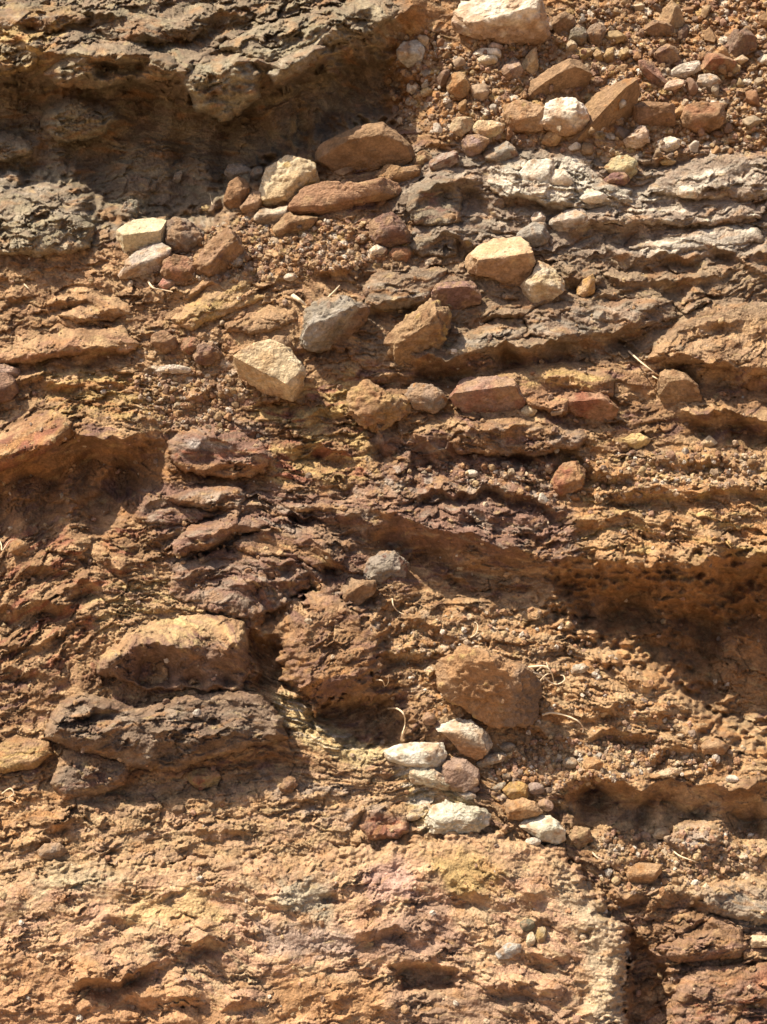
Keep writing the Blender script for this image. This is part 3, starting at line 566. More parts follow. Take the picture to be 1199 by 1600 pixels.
for nm, lb, P, th, cols, sd in (
    ('cracked_block', 'knobbly brown block with a cut-off right side, uppermost of the purple ledges', [(262, 776), (300, 762), (345, 757), (378, 763), (384, 780), (376, 796), (330, 798), (284, 790)], 20, (LAV, BRN, PURP), 15),
    ('cracked_block', 'low knobbly brown block left of and below the cut-off block', [(212, 800), (225, 780), (260, 776), (284, 792), (330, 798), (340, 806), (290, 818), (250, 822), (216, 818)], 16, (PURP, LAV, BRN), 16),
    ('rock_ledge', 'arched purple-brown ledge above the knobbly purplish block', [(262, 850), (296, 824), (340, 808), (400, 806), (420, 818), (400, 832), (360, 836), (320, 860), (280, 868)], 20, (PURP, (.33, .2, .13), LAV), 17),
    ('rock_ledge', 'jagged brown ledge sloping down to the right, right of the arched purple-brown ledge', [(366, 846), (400, 828), (440, 822), (490, 836), (520, 858), (530, 884), (500, 890), (450, 872), (400, 866), (372, 862)], 24, (BRN, PURP, TAN), 18),
    ('rock_ledge', 'thin pale-topped ledge left of the middle of the scene, above a line of small stones', [(440, 786), (500, 782), (540, 784), (534, 800), (480, 800), (444, 798)], 14, (LAV, TAN, BRN), 19)):
    outcrop(nm, lb, nm.replace('_', ' '), P, th, cols, 10, 0.35, 0, sd, 0.85, 4)
outcrop('weathered_slab', 'flat-topped reddish tan slab near the left edge with a shaded lower face', 'rock slab',
        [(-30, 556), (20, 545), (70, 522), (130, 512), (190, 510), (222, 538), (200, 550), (140, 548), (70, 564), (-30, 575)], 18, ((.40, .22, .13), TAN, BRN), 10, 0.3, 0, 21, 0.7, 4)
outcrop('weathered_slab', 'rounded tan slab with a shaded right end, uphill of the flat-topped reddish slab', 'rock slab',
        [(90, 492), (130, 474), (180, 464), (206, 472), (208, 492), (170, 500), (120, 506)], 16, (TAN, (.33, .2, .12), BRN), 10, 0.3, 0, 22, 0.7, 4)
outcrop('weathered_slab', 'smooth ochre slab below the rough brown block by the cream stones', 'rock slab',
        [(262, 500), (300, 470), (340, 440), (380, 424), (402, 436), (390, 456), (420, 462), (372, 484), (300, 516)], 14, (OCH, (.43, .28, .15), TAN), 12, 0.15, 0, 23, 0.6, 4)
outcrop('weathered_slab', 'brown ribbed slab left of the grey sparkling stone', 'rock slab',
        [(352, 506), (380, 494), (420, 478), (462, 480), (466, 500), (440, 514), (400, 522), (356, 520)], 12, ((.36, .23, .13), BRN, TAN), 10, 0.2, 0, 24, 0.8, 4)
outcrop('schist_slab', 'smooth grey-brown slab between the grey sparkling stone and the purple stone', 'rock slab',
        [(566, 446), (590, 424), (640, 414), (700, 420), (690, 440), (668, 470), (640, 480), (600, 486), (570, 476)], 16, ((.30, .215, .145), GREY, BRN), 14, 0.15, 0, 25, 0.7, 4, lips=[([(574, 476), (620, 466), (668, 462)], 8, 14, 6, 6, 12)])
outcrop('dark_schist', 'dark grey-green ribbed rock mass in the upper middle, right of the reddish flat stones', 'rock outcrop',
        [(636, 300), (664, 272), (700, 262), (716, 270), (722, 300), (720, 345), (700, 352), (650, 350), (634, 330)], 22, ((.22, .175, .125), (.28, .23, .16), PURP), 14, 0.1, 0, 26, 1.0, 5)
outcrop('dark_schist', 'low dark ribbed rock left of the big cream and orange stone', 'rock outcrop',
        [(638, 384), (650, 364), (690, 358), (712, 374), (714, 398), (690, 404), (650, 396)], 16, ((.27, .22, .15), (.2, .15, .11), GREY), 12, 0.1, 0, 27, 0.9, 4)
outcrop('schist_ledge', 'lilac-grey layered ledge at the right edge below the loose rubble', 'rock ledge',
        [(1010, 300), (1030, 272), (1080, 248), (1130, 238), (1260, 236), (1260, 300), (1190, 312), (1140, 308), (1090, 312)], 20, (LAV, (.48, .42, .34), WHITE), 16, 0.12, 0, 28, 1.1, 5)
outcrop('schist_ledge', 'long thin layered grey ledge with white streaks below the white quartz blocks', 'rock ledge',
        [(905, 330), (960, 316), (1040, 320), (1110, 310), (1180, 318), (1190, 340), (1100, 352), (1010, 350), (940, 352)], 14, (LAV, (.40, .33, .26), WHITE), 10, 0.3, 0, 29, 1.1, 4)
outcrop('schist_ledge', 'whitish streaked ledge at the right side, lowest of the grey layered ledges', 'rock ledge',
        [(985, 386), (1060, 366), (1130, 352), (1182, 356), (1194, 376), (1120, 388), (1050, 396)], 14, ((.48, .42, .35), GREY, WHITE), 10, 0.25, 0, 30, 1.0, 4)
outcrop('brown_mound', 'rounded brown knobbly mound at the lower right, right of the deep shadow gap', 'rock outcrop',
        [(1020, 1480), (1050, 1468), (1090, 1448), (1114, 1430), (1160, 1450), (1170, 1476), (1160, 1498), (1101, 1502), (1060, 1506)], 32, (BRN, (.33, .2, .135), PURP), 20, 0.1, 0, 31, 0.9, 4)
outcrop('brown_mound', 'big reddish brown rough mound in the bottom right corner', 'rock outcrop',
        [(1046, 1620), (1050, 1560), (1070, 1520), (1110, 1510), (1170, 1506), (1260, 1500), (1260, 1690), (1040, 1690)], 26, ((.33, .2, .135), BRN, RED), 22, 0.05, 0, 32, 1.0, 5)
outcrop('grey_patch_rock', 'rounded grey-lilac knobbly rock below the long right-hand shadow', 'rock outcrop',
        [(1044, 1314), (1052, 1292), (1070, 1280), (1104, 1282), (1132, 1296), (1118, 1326), (1098, 1344), (1064, 1334)], 14, (LAV, (.42, .34, .28), PURP), 16, 0.0, 0, 33, 1.0, 4)
outcrop('banded_rock', 'grey banded flat rock at the right edge above the rounded brown mound', 'rock outcrop',
        [(1078, 1400), (1110, 1378), (1180, 1370), (1260, 1372), (1260, 1440), (1190, 1444), (1120, 1430)], 18, (GREY, (.36, .27, .19), TAN), 12, 0.2, 0, 34, 1.0, 4)
outcrop('purple_rock', 'dark reddish block with a flat shaded front, left of the white lichen-pale stones', 'rock block',
        [(560, 1290), (572, 1266), (610, 1262), (634, 1272), (640, 1300), (620, 1312), (575, 1312)], 22, (PURP, RED, PINK), 8, 0.2, 0, 35, 0.7, 3)
outcrop('quartz_rock', 'grey-blue rock with white quartz blocks set in it, below the white quartz lump', 'rock outcrop',
        [(756, 262), (790, 240), (850, 236), (920, 250), (950, 286), (990, 296), (985, 322), (900, 328), (830, 312), (770, 300)], 16, ((.42, .38, .31), WHITE, GREY), 14, 0.1, 0, 36, 1.2, 8, band=[([(830, 296), (960, 290), (960, 310), (840, 312)], (.56, .49, .39), 10)], strat=.8)
outcrop('white_rim', 'whitish crumbly rim of the rock', 'rim',
        [(850, 1352), (890, 1352), (930, 1386), (966, 1432), (980, 1490), (974, 1560), (980, 1660), (890, 1660), (906, 1590), (890, 1540), (912, 1500), (896, 1462), (910, 1430), (862, 1404), (850, 1380)], 8, ((.80, .72, .58), (.64, .51, .36), (.74, .62, .46)), 14, 0, 0, 37, 1.4, 11, strat=0,
        band=[([(930, 1400), (975, 1440), (985, 1500), (950, 1500), (935, 1440)], (.62, .55, .43), 10)])
outcrop('pale_streak', 'pale grey streak', 'streak', [(292, 688), (312, 682), (345, 683), (362, 694), (350, 703), (310, 703)], 4, ((.48, .42, .36), LAV, GREY), 6, .1, 0, 38, .8, 3)
# ------------------------------------------------------------------ loose stones
TB = np.random.RandomState(7).rand(32, 32, 32).astype(F4)
def n3(p, seed=0):
    p = p + seed * 5.37; i = np.floor(p).astype(int); f = p - i; f = f * f * (3 - 2 * f); r = 0
    for a in (0, 1):
        for b in (0, 1):
            for c in (0, 1):
                wgt = (f[:, 0] if a else 1 - f[:, 0]) * (f[:, 1] if b else 1 - f[:, 1]) * (f[:, 2] if c else 1 - f[:, 2])
                r = r + wgt * TB[(i[:, 0] + a) & 31, (i[:, 1] + b) & 31, (i[:, 2] + c) & 31]
    return r * 2 - 1
def f3(p, seed=0, o=4):
    s = 0; a = 1
    for k in range(o): s = s + a * n3(p * 2 ** k, seed + k); a *= 0.5
    return s / 1.6
ICO = {}
def ico(n):
    if n not in ICO:
        bm = bmesh.new(); bmesh.ops.create_icosphere(bm, subdivisions=n, radius=1)
        bm.verts.ensure_lookup_table()
        ICO[n] = (np.array([v.co[:] for v in bm.verts]), np.array([[v.index for v in f.verts] for f in bm.faces])); bm.free()
    return ICO[n]
def facet_cut(P, planes, sharp=0.0):
    for n, D in planes:
        n = np.array(n, float); n /= np.linalg.norm(n)
        s = P @ n; k = s > D
        P = np.where(k[:, None], P - n[None] * (s - D)[:, None] * 0.97, P)
    return P
def stone_shape(ang, rad, depth, seed, lv, facets=None, nfac=7, rough=1.0, flat=1.0):
    """stone whose outline is rad(angle) in the x-y plane, half depth `depth` along z (mm)"""
    D, F = ico(lv); rng = random.Random(seed)
    th = np.arctan2(D[:, 1], D[:, 0]); r2 = np.hypot(D[:, 0], D[:, 1])
    R = np.interp(th, ang, rad, period=2 * math.pi)
    size = float(np.mean(rad))
    P = np.stack([D[:, 0] / np.maximum(r2, 1e-6) * R * r2 ** 0.48, D[:, 1] / np.maximum(r2, 1e-6) * R * r2 ** 0.48, depth * np.sign(D[:, 2]) * np.abs(D[:, 2]) ** 0.62], 1)
    pl = []
    fl = list(facets) if facets is not None else [(-.15 + rng.uniform(-.3, .2), rng.uniform(.45, .8), .75, rng.uniform(.6, .72)), (rng.uniform(-.2, .4), rng.uniform(-.75, -.45), .75, rng.uniform(.6, .74))]
    for k in range(nfac):
        a = rng.uniform(0, 6.283); z = rng.uniform(.1, .95); q = math.sqrt(1 - z * z)
        fl.append((q * math.cos(a), q * math.sin(a), z, rng.uniform(.74, .93)))
    for k in range(4):
        a = rng.uniform(0, 6.283); z = -rng.uniform(.3, .9); q = math.sqrt(1 - z * z)
        fl.append((q * math.cos(a), q * math.sin(a), z, rng.uniform(.7, .9)))
    base = P.copy()
    for nx, ny, nz, u in fl:
        n = np.array((nx, ny, nz)); n /= np.linalg.norm(n)
        P = facet_cut(P, [(n, u * float((base @ n).max()))])
    for k in range(int(4 + 4 * rough) if lv > 4 else 3):
        n = np.array([rng.gauss(0, 1), rng.gauss(0, 1), rng.gauss(.5, 1)]); n /= np.linalg.norm(n)
        P = facet_cut(P, [(n, rng.uniform(.9, .985) * float((P @ n).max()))])
    nr = P / (np.linalg.norm(P, axis=1)[:, None] + 1e-6)
    q = P / size
    k1 = f3(q * 1.7, seed % 19, 3); k2 = n3(q * 7, seed % 17); k3 = n3(P / 6.5, seed % 13); k4 = n3(P / 3.0, seed % 11)
    amp = rough * (0.06 * size * k1 + 0.032 * size * k2 * (0.4 + 0.6 * (k1 > 0)) + 0.02 * size * (1 - 2 * np.abs(n3(q * 4.3, (seed + 9) % 19))) + min(1.9, 0.035 * size + .2) * k3 + min(0.9, .02 * size + .1) * k4)
    # layered grooves
    amp += rough * 0.018 * size * (1 - 2 * np.abs(n3(q * np.array([2.0, 7.0, 3.0]), (seed + 3) % 19)))
    return P + nr * amp[:, None], F, k1, k2, k3
def outline(poly):
    p = np.array(poly, float); c = None
    # area centroid
    x, y = p[:, 0], p[:, 1]; x1, y1 = np.roll(x, -1), np.roll(y, -1); cr = x * y1 - x1 * y; A = cr.sum() / 2
    c = np.array([((x + x1) * cr).sum() / (6 * A), ((y + y1) * cr).sum() / (6 * A)])
    ang = np.linspace(-math.pi, math.pi, 96, endpoint=False); rad = np.full(96, 2.0)
    for i, a in enumerate(ang):
        d = np.array([math.cos(a), -math.sin(a)])
        for j in range(len(p)):
            e = p[(j + 1) % len(p)] - p[j]; M = d[0] * -e[1] + d[1] * e[0]
            if abs(M) < 1e-9: continue
            w_ = p[j] - c; t = (w_[0] * -e[1] + w_[1] * e[0]) / M; s = (d[0] * w_[1] - d[1] * w_[0]) / M
            if -1e-6 <= s <= 1 + 1e-6 and t > 0: rad[i] = max(rad[i], t)
    return c, ang, rad, math.sqrt(abs(A))
def frame_at(px, py):
    d = FWD + CRT * ((px - 599.5) / FPX) - CUP * ((py - 800) / FPX); out = -d / np.linalg.norm(d)
    r = CRT - out * CRT.dot(out); r /= np.linalg.norm(r); return r, np.cross(out, r), out
NS = [0]
def stone(name, label, poly, cols, depth=None, lift=0.3, facets=None, nfac=7, rough=1.0, quartz=False, group=None, band=None, cat='stone'):
    NS[0] += 1; seed = NS[0] * 7 + 3
    c, ang, rad, size = outline(poly)
    dep = depth or 0.42 * size
    lv = 7 if size > 95 else 6 if size > 48 else (5 if size > 20 else 4)
    P, F, k1, k2, k3 = stone_shape(ang, rad * 1.07, dep, seed, lv, facets, nfac, rough)
    pp = np.array(poly, float)
    hs = [hat(*(c + (q - c) * f)) for q in pp for f in (0.45, 0.9)] + [hat(*c)]
    h = float(np.percentile(hs, 55)) + dep * (lift - .16)
    o = world([c[0]], [c[1]], [h])[0]
    sc_ = np.dot(o - CAM, FWD) / DIST
    r, u, out = frame_at(*c)
    V = o[None] + (P[:, :1] * r[None] + P[:, 1:2] * u[None] + P[:, 2:] * out[None]) * sc_ / 1000.0
    c1, c2 = np.array(cols[0], F4), np.array(cols[1], F4); c3 = np.array(cols[2] if len(cols) > 2 else cols[0], F4)
    t = sstep(-.25, .35, k1)[:, None]; s = sstep(.25, .6, k2 * .6 + n3(P / (size * .22), seed % 7) * .8)[:, None]
    col = c1 * (1 - t) + c2 * t; col = col * (1 - s) + c3 * s
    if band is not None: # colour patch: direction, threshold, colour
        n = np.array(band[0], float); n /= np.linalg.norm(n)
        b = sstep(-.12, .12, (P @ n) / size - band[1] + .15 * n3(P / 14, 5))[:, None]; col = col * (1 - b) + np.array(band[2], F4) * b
    dd = np.clip(2.2 * f3(P / (size * .3) + 3.1, (seed + 5) % 11, 4) - .05 + .5 * np.clip(-P[:, 1] / size - .25, 0, 1), 0, .8)[:, None]; col = col * (1 - dd) + np.array((.42, .265, .15), F4) * dd
    col = col * (1 + .13 * k3[:, None] + .1 * n3(P / 2.2, 3)[:, None])
    if c1[1] < .4: col = col * .86
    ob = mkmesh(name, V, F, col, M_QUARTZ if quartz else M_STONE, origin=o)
    tag(ob, label, cat, group)
    # let later stones rest on this one
    i0, i1 = np.searchsorted(xs, pp[:, 0].min()), np.searchsorted(xs, pp[:, 0].max()); j0, j1 = np.searchsorted(ys, pp[:, 1].min()), np.searchsorted(ys, pp[:, 1].max())
    s_ = (slice(j0, j1), slice(i0, i1)); sd = sdpoly(GX[s_], GY[s_], poly)
    HTOP[s_] = np.where(sd > size * .12, np.maximum(HTOP[s_], h + dep * .5), HTOP[s_])
    OCC[s_] |= sd > -2
    return ob
OCC = np.zeros(GX.shape, bool)
def ell(cx, cy, rx, ry, rot=0):
    return [(cx + rx * math.cos(a) * math.cos(rot) - ry * math.sin(a) * math.sin(rot), cy + rx * math.cos(a) * math.sin(rot) + ry * math.sin(a) * math.cos(rot)) for a in [k * math.pi / 6 for k in range(12)]]
CRM = (.66, .55, .37); CRM2 = (.58, .43, .25); QW = (.72, .63, .50); QP = (.58, .43, .32); SB = (.34, .205, .12); SD = (.22, .15, .10)
ST = [
 ('boulder', 'large cream pale boulder beside the brown slab boulder at the foot of the overhang', [(450, 247), (465, 250), (490, 258), (503, 274), (502, 288), (469, 306), (439, 324), (409, 327), (405, 307), (418, 266)], (CRM, CRM2, YEL), 36, .5, [(-.35, .35, .8, .55), (.5, -.5, .6, .62), (0, -.8, .5, .7)]),
 ('boulder', 'large brown smooth slab boulder at the upper middle, right of the cream boulder', [(499, 238), (508, 225), (535, 213), (568, 198), (597, 197), (618, 211), (642, 232), (645, 247), (619, 260), (595, 258), (580, 265), (532, 273), (508, 273), (497, 259)], ((.36, .225, .12), (.30, .18, .095), SB), 40, .5, [(-.25, .9, .35, .82), (.0, -.5, .86, .46), (-.3, -.6, .7, .75)], 4, .7),
 ('flat_stone', 'long flat reddish-brown stone lying below the brown slab boulder', [(452, 326), (462, 312), (481, 292), (508, 286), (556, 288), (595, 280), (628, 293), (635, 304), (610, 312), (568, 316), (550, 331), (520, 338), (490, 330), (465, 335)], ((.42, .24, .14), (.38, .20, .11), TAN), 24, .5, [(-.2, .5, .8, .62), (.2, -.8, .5, .6)]),
 ('ochre_rock', 'low ochre-brown ridge rock between the brown slab boulder and the flat reddish stone', [(586, 273), (605, 258), (630, 262), (664, 258), (660, 277), (622, 292), (598, 280)], ((.44, .27, .13), BRN, ORG_), 16, .4),
 ('upright_stone', 'upright rounded brown stone standing left of the cream boulder', [(358, 289), (368, 278), (382, 281), (390, 292), (386, 316), (374, 336), (358, 332), (351, 316)], ((.38, .215, .11), BRN, ORG_), 20, .5),
 ('wedge_stone', 'small pink-tan wedge between the upright brown stone and the cream boulder', [(394, 303), (408, 297), (408, 318), (404, 330), (380, 335), (377, 323)], ((.52, .33, .21), PINK), 14, .5),
 ('flat_stone', 'pale flat stone with a shaded underside below the cream boulder', [(397, 338), (412, 325), (427, 328), (451, 321), (456, 332), (430, 352), (403, 354)], ((.55, .45, .34), (.30, .22, .15)), 16, .5, [(-.2, .85, .4, .55), (0, -.6, .75, .6)]),
 ('wedge_stone', 'tan wedge stone under the left tip of the flat reddish stone', [(427, 358), (451, 330), (460, 338), (496, 341), (490, 356), (466, 368), (436, 370)], ((.45, .30, .16), BRN), 18, .5, [(-.5, .7, .5, .6), (.3, -.6, .7, .55)]),
 ('dark_rock', 'dark purplish rounded rock left of the ribbed dark mass in the upper middle', [(578, 349), (594, 337), (612, 334), (626, 346), (639, 364), (636, 383), (595, 385), (579, 368)], (PURP, (.2, .13, .1), SB), 24, .5),
 ('white_stone', 'small white stone just below the dark purplish rounded rock', [(577, 391), (589, 382), (604, 389), (597, 399), (580, 398)], (QW, QW), 8, .6),
 ('orange_stone', 'small orange-brown stone right of the small white stone in the upper middle', [(608, 398), (616, 386), (634, 385), (644, 396), (638, 409), (620, 411)], ((.44, .22, .12), BRN), 12, .5),
 ('block', 'cream-yellow square block, upper of the pair of pale stones at the left', [(186, 360), (215, 341), (236, 338), (252, 337), (260, 343), (260, 372), (256, 382), (222, 390), (197, 404), (190, 382), (184, 372)], (CRM, (.62, .52, .32), CRM), 32, .6, [(-.15, .88, .45, .42), (-.05, -.45, .88, .55), (.9, 0, .3, .85)], 3, .6),
 ('flat_stone', 'pale grey-lilac pointed stone, lower of the pair of pale stones at the left', [(178, 437), (198, 415), (199, 407), (222, 388), (252, 381), (275, 397), (260, 406), (250, 421), (212, 432), (185, 438)], ((.52, .44, .36), (.42, .34, .30), CRM), 20, .6, [(-.3, .75, .6, .5), (.2, -.6, .7, .68)]),
 ('crusty_rock', 'dark crusty rock right of the pair of pale stones at the left', [(262, 347), (282, 343), (302, 347), (317, 357), (320, 387), (300, 404), (280, 401), (261, 382)], ((.27, .185, .13), GREY, PURP), 22, .4, None, 9, 1.8),
 ('rough_block', 'rough brown block with a ribbed sunlit side, right of the dark crusty rock', [(307, 407), (320, 388), (332, 372), (357, 359), (377, 373), (382, 410), (345, 430), (310, 427)], ((.37, .225, .135), BRN, PURP), 28, .5, [(-.55, .65, .5, .5), (.6, -.5, .65, .4)], 7, 1.5),
 ('reddish_stone', 'reddish-brown stone touching the tip of the pale grey-lilac stone', [(258, 407), (275, 400), (292, 402), (308, 417), (300, 436), (286, 443), (262, 442), (254, 425)], ((.42, .22, .13), BRN, PINK), 18, .5, None, 8, 1.3),
 ('pink_pebble', 'pink angular pebble under the reddish-brown stone at the left', [(246, 447), (257, 434), (274, 440), (271, 452), (255, 453)], ((.55, .36, .27), (.52, .22, .16)), 9, .6),
 ('thin_stone', 'thin pale yellowish stone lying in the shadow left of the upright brown stone', [(315, 323), (322, 320), (338, 321), (336, 328), (318, 329)], (YEL, CRM2), 5, .8),
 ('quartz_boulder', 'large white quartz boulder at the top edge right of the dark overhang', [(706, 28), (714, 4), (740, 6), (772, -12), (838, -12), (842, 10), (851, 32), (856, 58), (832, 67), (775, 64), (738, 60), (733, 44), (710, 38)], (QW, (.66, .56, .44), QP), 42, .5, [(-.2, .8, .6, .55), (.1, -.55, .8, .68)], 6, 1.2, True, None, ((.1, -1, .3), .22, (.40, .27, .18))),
 ('quartz_lump', 'pinkish-brown quartz lump under the left side of the large white quartz boulder', [(704, 38), (712, 26), (735, 32), (755, 40), (778, 42), (776, 56), (750, 60), (715, 50)], ((.52, .36, .26), QW, BRN), 16, .9),
 ('round_white_stone', 'round white stone under the dark overhang left of the white quartz boulder', [(621, 80), (630, 68), (652, 64), (663, 77), (658, 98), (638, 104), (623, 90)], ((.58, .54, .46), (.42, .38, .3)), 20, .5, None, 4, .9, True),
 ('flat_white_stone', 'flat white stone just below the large white quartz boulder, upper of two', [(737, 84), (752, 76), (776, 76), (787, 83), (782, 90), (748, 89)], (QW, (.6, .5, .4)), 9, .5, None, 4, .8, True),
 ('flat_white_stone', 'flat cream stone below the large white quartz boulder, lower of two', [(742, 95), (756, 86), (775, 88), (780, 97), (760, 102)], ((.62, .54, .42), CRM2), 8, .5, None, 4, .8),
 ('round_pink_pebble', 'pale pinkish pebble tucked under the lower edge of the large white quartz boulder', [(763, 72), (772, 65), (784, 70), (784, 78), (768, 79)], (QP, (.5, .36, .29)), 8, .7),
 ('wedge_stone', 'pointed yellow-tan wedge in the rubble below the large white quartz boulder', [(814, 105), (825, 85), (837, 76), (842, 110), (832, 116)], (CRM2, (.5, .36, .2)), 14, .6, [(-.8, .3, .5, .5), (.6, -.2, .7, .7)]),
 ('angular_stone', 'pinkish angular stone left of the pointed yellow-tan wedge', [(784, 106), (795, 98), (808, 93), (816, 107), (813, 123), (788, 123)], ((.46, .33, .25), (.36, .22, .16)), 16, .5, [(-.2, .9, .4, .5), (.1, -.3, .9, .7)]),
 ('angular_stone', 'blocky tan-orange stone in the rubble right of the small white stone', [(699, 127), (715, 110), (727, 119), (738, 140), (727, 150), (710, 150), (700, 141)], ((.45, .29, .15), ORG_), 18, .5, [(-.5, .6, .6, .5), (.2, -.3, .9, .65)]),
 ('white_stone', 'small white stone in the upper middle rubble under the round white stone', [(637, 131), (650, 129), (658, 140), (646, 148), (636, 142)], (QW, QW), 9, .6, None, 5, 1, True),
 ('ochre_stone', 'small ochre stone right of the small white stone in the upper middle rubble', [(656, 141), (668, 137), (679, 140), (676, 149), (660, 151)], (OCH, CRM2), 8, .6),
 ('shaded_slab', 'broad flat brown slab leaning in the rubble above the white quartz lump', [(822, 140), (830, 128), (843, 122), (862, 108), (885, 97), (914, 98), (921, 120), (908, 150), (862, 168), (838, 160)], ((.36, .225, .125), (.30, .185, .10)), 26, .35, [(.3, -.62, .72, .25), (-.5, .8, .3, .9)], 3, .6),
 ('square_stone', 'squarish orange-tan stone left of the white quartz lump', [(790, 178), (796, 162), (825, 158), (852, 170), (846, 205), (802, 207), (791, 196)], ((.52, .34, .20), (.42, .22, .10), OCH), 24, .5, [(-.1, .6, .8, .6), (.1, -.5, .8, .7)]),
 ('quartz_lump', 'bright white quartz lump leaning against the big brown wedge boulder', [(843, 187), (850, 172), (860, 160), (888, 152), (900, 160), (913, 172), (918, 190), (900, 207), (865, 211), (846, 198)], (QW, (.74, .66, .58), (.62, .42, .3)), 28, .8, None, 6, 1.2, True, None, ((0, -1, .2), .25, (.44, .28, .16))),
 ('wedge_boulder', 'big brown wedge boulder with a dark shaded right face in the top right rubble', [(898, 166), (925, 150), (960, 135), (984, 126), (995, 148), (991, 176), (956, 222), (930, 230), (880, 222), (884, 208), (910, 200)], ((.40, .25, .13), (.33, .20, .11), ORG_), 40, .45, [(-.5, .62, .6, .32), (.62, -.45, .6, .24)], 2, .6),
 ('brown_stone', 'flat brown stone behind the right side of the big brown wedge boulder', [(990, 190), (992, 166), (1010, 160), (1050, 165), (1054, 200), (1030, 210), (1000, 210)], ((.36, .21, .12), BRN), 18, .3, [(.2, -.6, .78, .45)], 4, .6),
 ('reddish_rock', 'rounded red-brown rock right of the flat brown stone in the top right rubble', [(1065, 178), (1075, 166), (1098, 162), (1126, 164), (1131, 182), (1122, 201), (1078, 204), (1064, 192)], ((.38, .19, .10), BRN, ORG_), 26, .4, None, 6, 1.3),
 ('pointed_stone', 'tall pointed tan stone near the top edge, right of centre in the rubble', [(1026, 31), (1040, 10), (1048, 3), (1060, 14), (1070, 38), (1058, 47), (1040, 39)], ((.44, .31, .18), TAN), 18, .6, [(-.6, .3, .7, .5), (.6, 0, .7, .55)]),
 ('dark_stone', 'low dark brown stone at the foot of the tall pointed tan stone', [(1000, 48), (1020, 33), (1040, 36), (1056, 46), (1050, 54), (1020, 55)], (SB, SD), 14, .5, [(0, -.4, .9, .55)]),
 ('dark_spire', 'dark jagged upright rock at the top right', [(1132, 76), (1140, 52), (1144, 42), (1152, 52), (1162, 47), (1178, 60), (1181, 78), (1152, 90), (1136, 86)], ((.27, .185, .13), PURP), 20, .5, [(-.8, .3, .5, .55), (.4, -.3, .85, .6)]),
 ('triangular_stone', 'triangular red-brown stone below the dark jagged upright rock', [(1094, 110), (1098, 96), (1103, 85), (1125, 85), (1148, 97), (1148, 111), (1122, 116)], ((.40, .21, .12), RED), 20, .4, [(.1, -.6, .8, .5), (-.8, .4, .4, .7)], 3, .6),
 ('pale_rock', 'whitish elongated rock left of the triangular red-brown stone', [(1043, 116), (1060, 102), (1092, 95), (1092, 110), (1070, 122), (1047, 124)], ((.62, .53, .44), GREY, QW), 14, .5, None, 6, 1.2),
 ('disc_stone', 'grey rounded disc stone under the triangular red-brown stone', [(1086, 127), (1092, 118), (1108, 116), (1122, 120), (1127, 127), (1118, 136), (1104, 141), (1092, 138)], ((.50, .42, .34), GREY, PURP), 12, .6),
 ('cream_pebble', 'cream pebble under the dark jagged upright rock', [(1147, 93), (1160, 86), (1170, 93), (1156, 102), (1149, 100)], ((.62, .47, .33), CRM2), 9, .6, None, 4, .6),
 ('white_disc', 'white flat disc stone at the right edge near the top', [(1184, 93), (1194, 86), (1212, 84), (1212, 102), (1192, 102)], ((.60, .54, .45), QW), 8, .6, None, 3, .5),
 ('shale_stone', 'long reddish shale stone slanting down right of the big wedge boulder top', [(996, 95), (1017, 98), (1030, 112), (1042, 127), (1040, 146), (1026, 137), (1012, 122), (998, 106)], ((.46, .25, .17), PURP), 16, .5, [(.5, .6, .5, .5), (-.3, -.5, .8, .5)]),
 ('pink_quartz', 'pink and cream quartz stone below the whitish elongated rock', [(1036, 138), (1046, 127), (1060, 125), (1074, 127), (1062, 137), (1048, 143)], ((.66, .46, .33), QP), 10, .6),
 ('yellow_pebble', 'leftmost and widest of three yellow pebbles above the brown leaning slab', [(902, 83), (910, 76), (922, 77), (927, 84), (918, 93), (906, 91)], ((.54, .38, .19), OCH), 10, .6, None, 4, .6),
 ('yellow_pebble', 'middle of three yellow pebbles above the brown leaning slab', [(927, 86), (932, 77), (940, 82), (942, 94), (932, 97)], ((.52, .34, .17), OCH), 9, .6, None, 4, .6),
 ('yellow_pebble', 'rightmost of three yellow pebbles above the brown leaning slab', [(943, 90), (948, 77), (959, 75), (958, 92), (948, 98)], ((.50, .34, .18), OCH), 9, .6, None, 4, .6),
 ('grey_brown_stone', 'grey-brown upright stone above the three yellow pebbles', [(915, 55), (922, 42), (932, 37), (946, 43), (941, 70), (925, 71)], ((.34, .24, .17), SB), 14, .5),
 ('dark_stone', 'dark brown domed stone right of the top of the reddish shale stone', [(1021, 88), (1030, 76), (1041, 70), (1055, 76), (1061, 92), (1048, 100), (1030, 101)], ((.30, .2, .14), PURP), 18, .5, [(.2, -.4, .9, .6)]),
 ('olive_stone', 'dark greenish stone at the top, between the white quartz boulder and the grey-brown upright stone', [(888, 70), (892, 48), (902, 40), (914, 46), (916, 62), (905, 72)], ((.26, .215, .15), GREY), 14, .5),
 ('brown_stone', 'blocky brown stone right of the large white quartz boulder near the top edge', [(862, 42), (868, 26), (882, 20), (898, 28), (896, 48), (872, 53)], ((.36, .235, .14), SB), 16, .5, [(0, -.4, .9, .6)]),
 ('pink_quartz', 'string of pinkish quartz lumps fused together right of the wedge boulder foot', [(974, 220), (990, 208), (1000, 196), (1012, 200), (1014, 222), (998, 230), (980, 228)], ((.64, .50, .38), QP, QW), 14, .7, None, 8, 1.8),
 ('white_stone', 'white angular stone in the grey ledge below the red-brown rounded rock', [(1025, 222), (1044, 213), (1062, 219), (1061, 234), (1034, 236)], (QW, (.6, .52, .42)), 10, .5, None, 7, 1.2, True),
 ('tan_pebble', 'pale ochre pebble below the white angular stone', [(1031, 253), (1042, 244), (1056, 252), (1050, 258), (1037, 258)], ((.62, .47, .27), OCH), 8, .6),
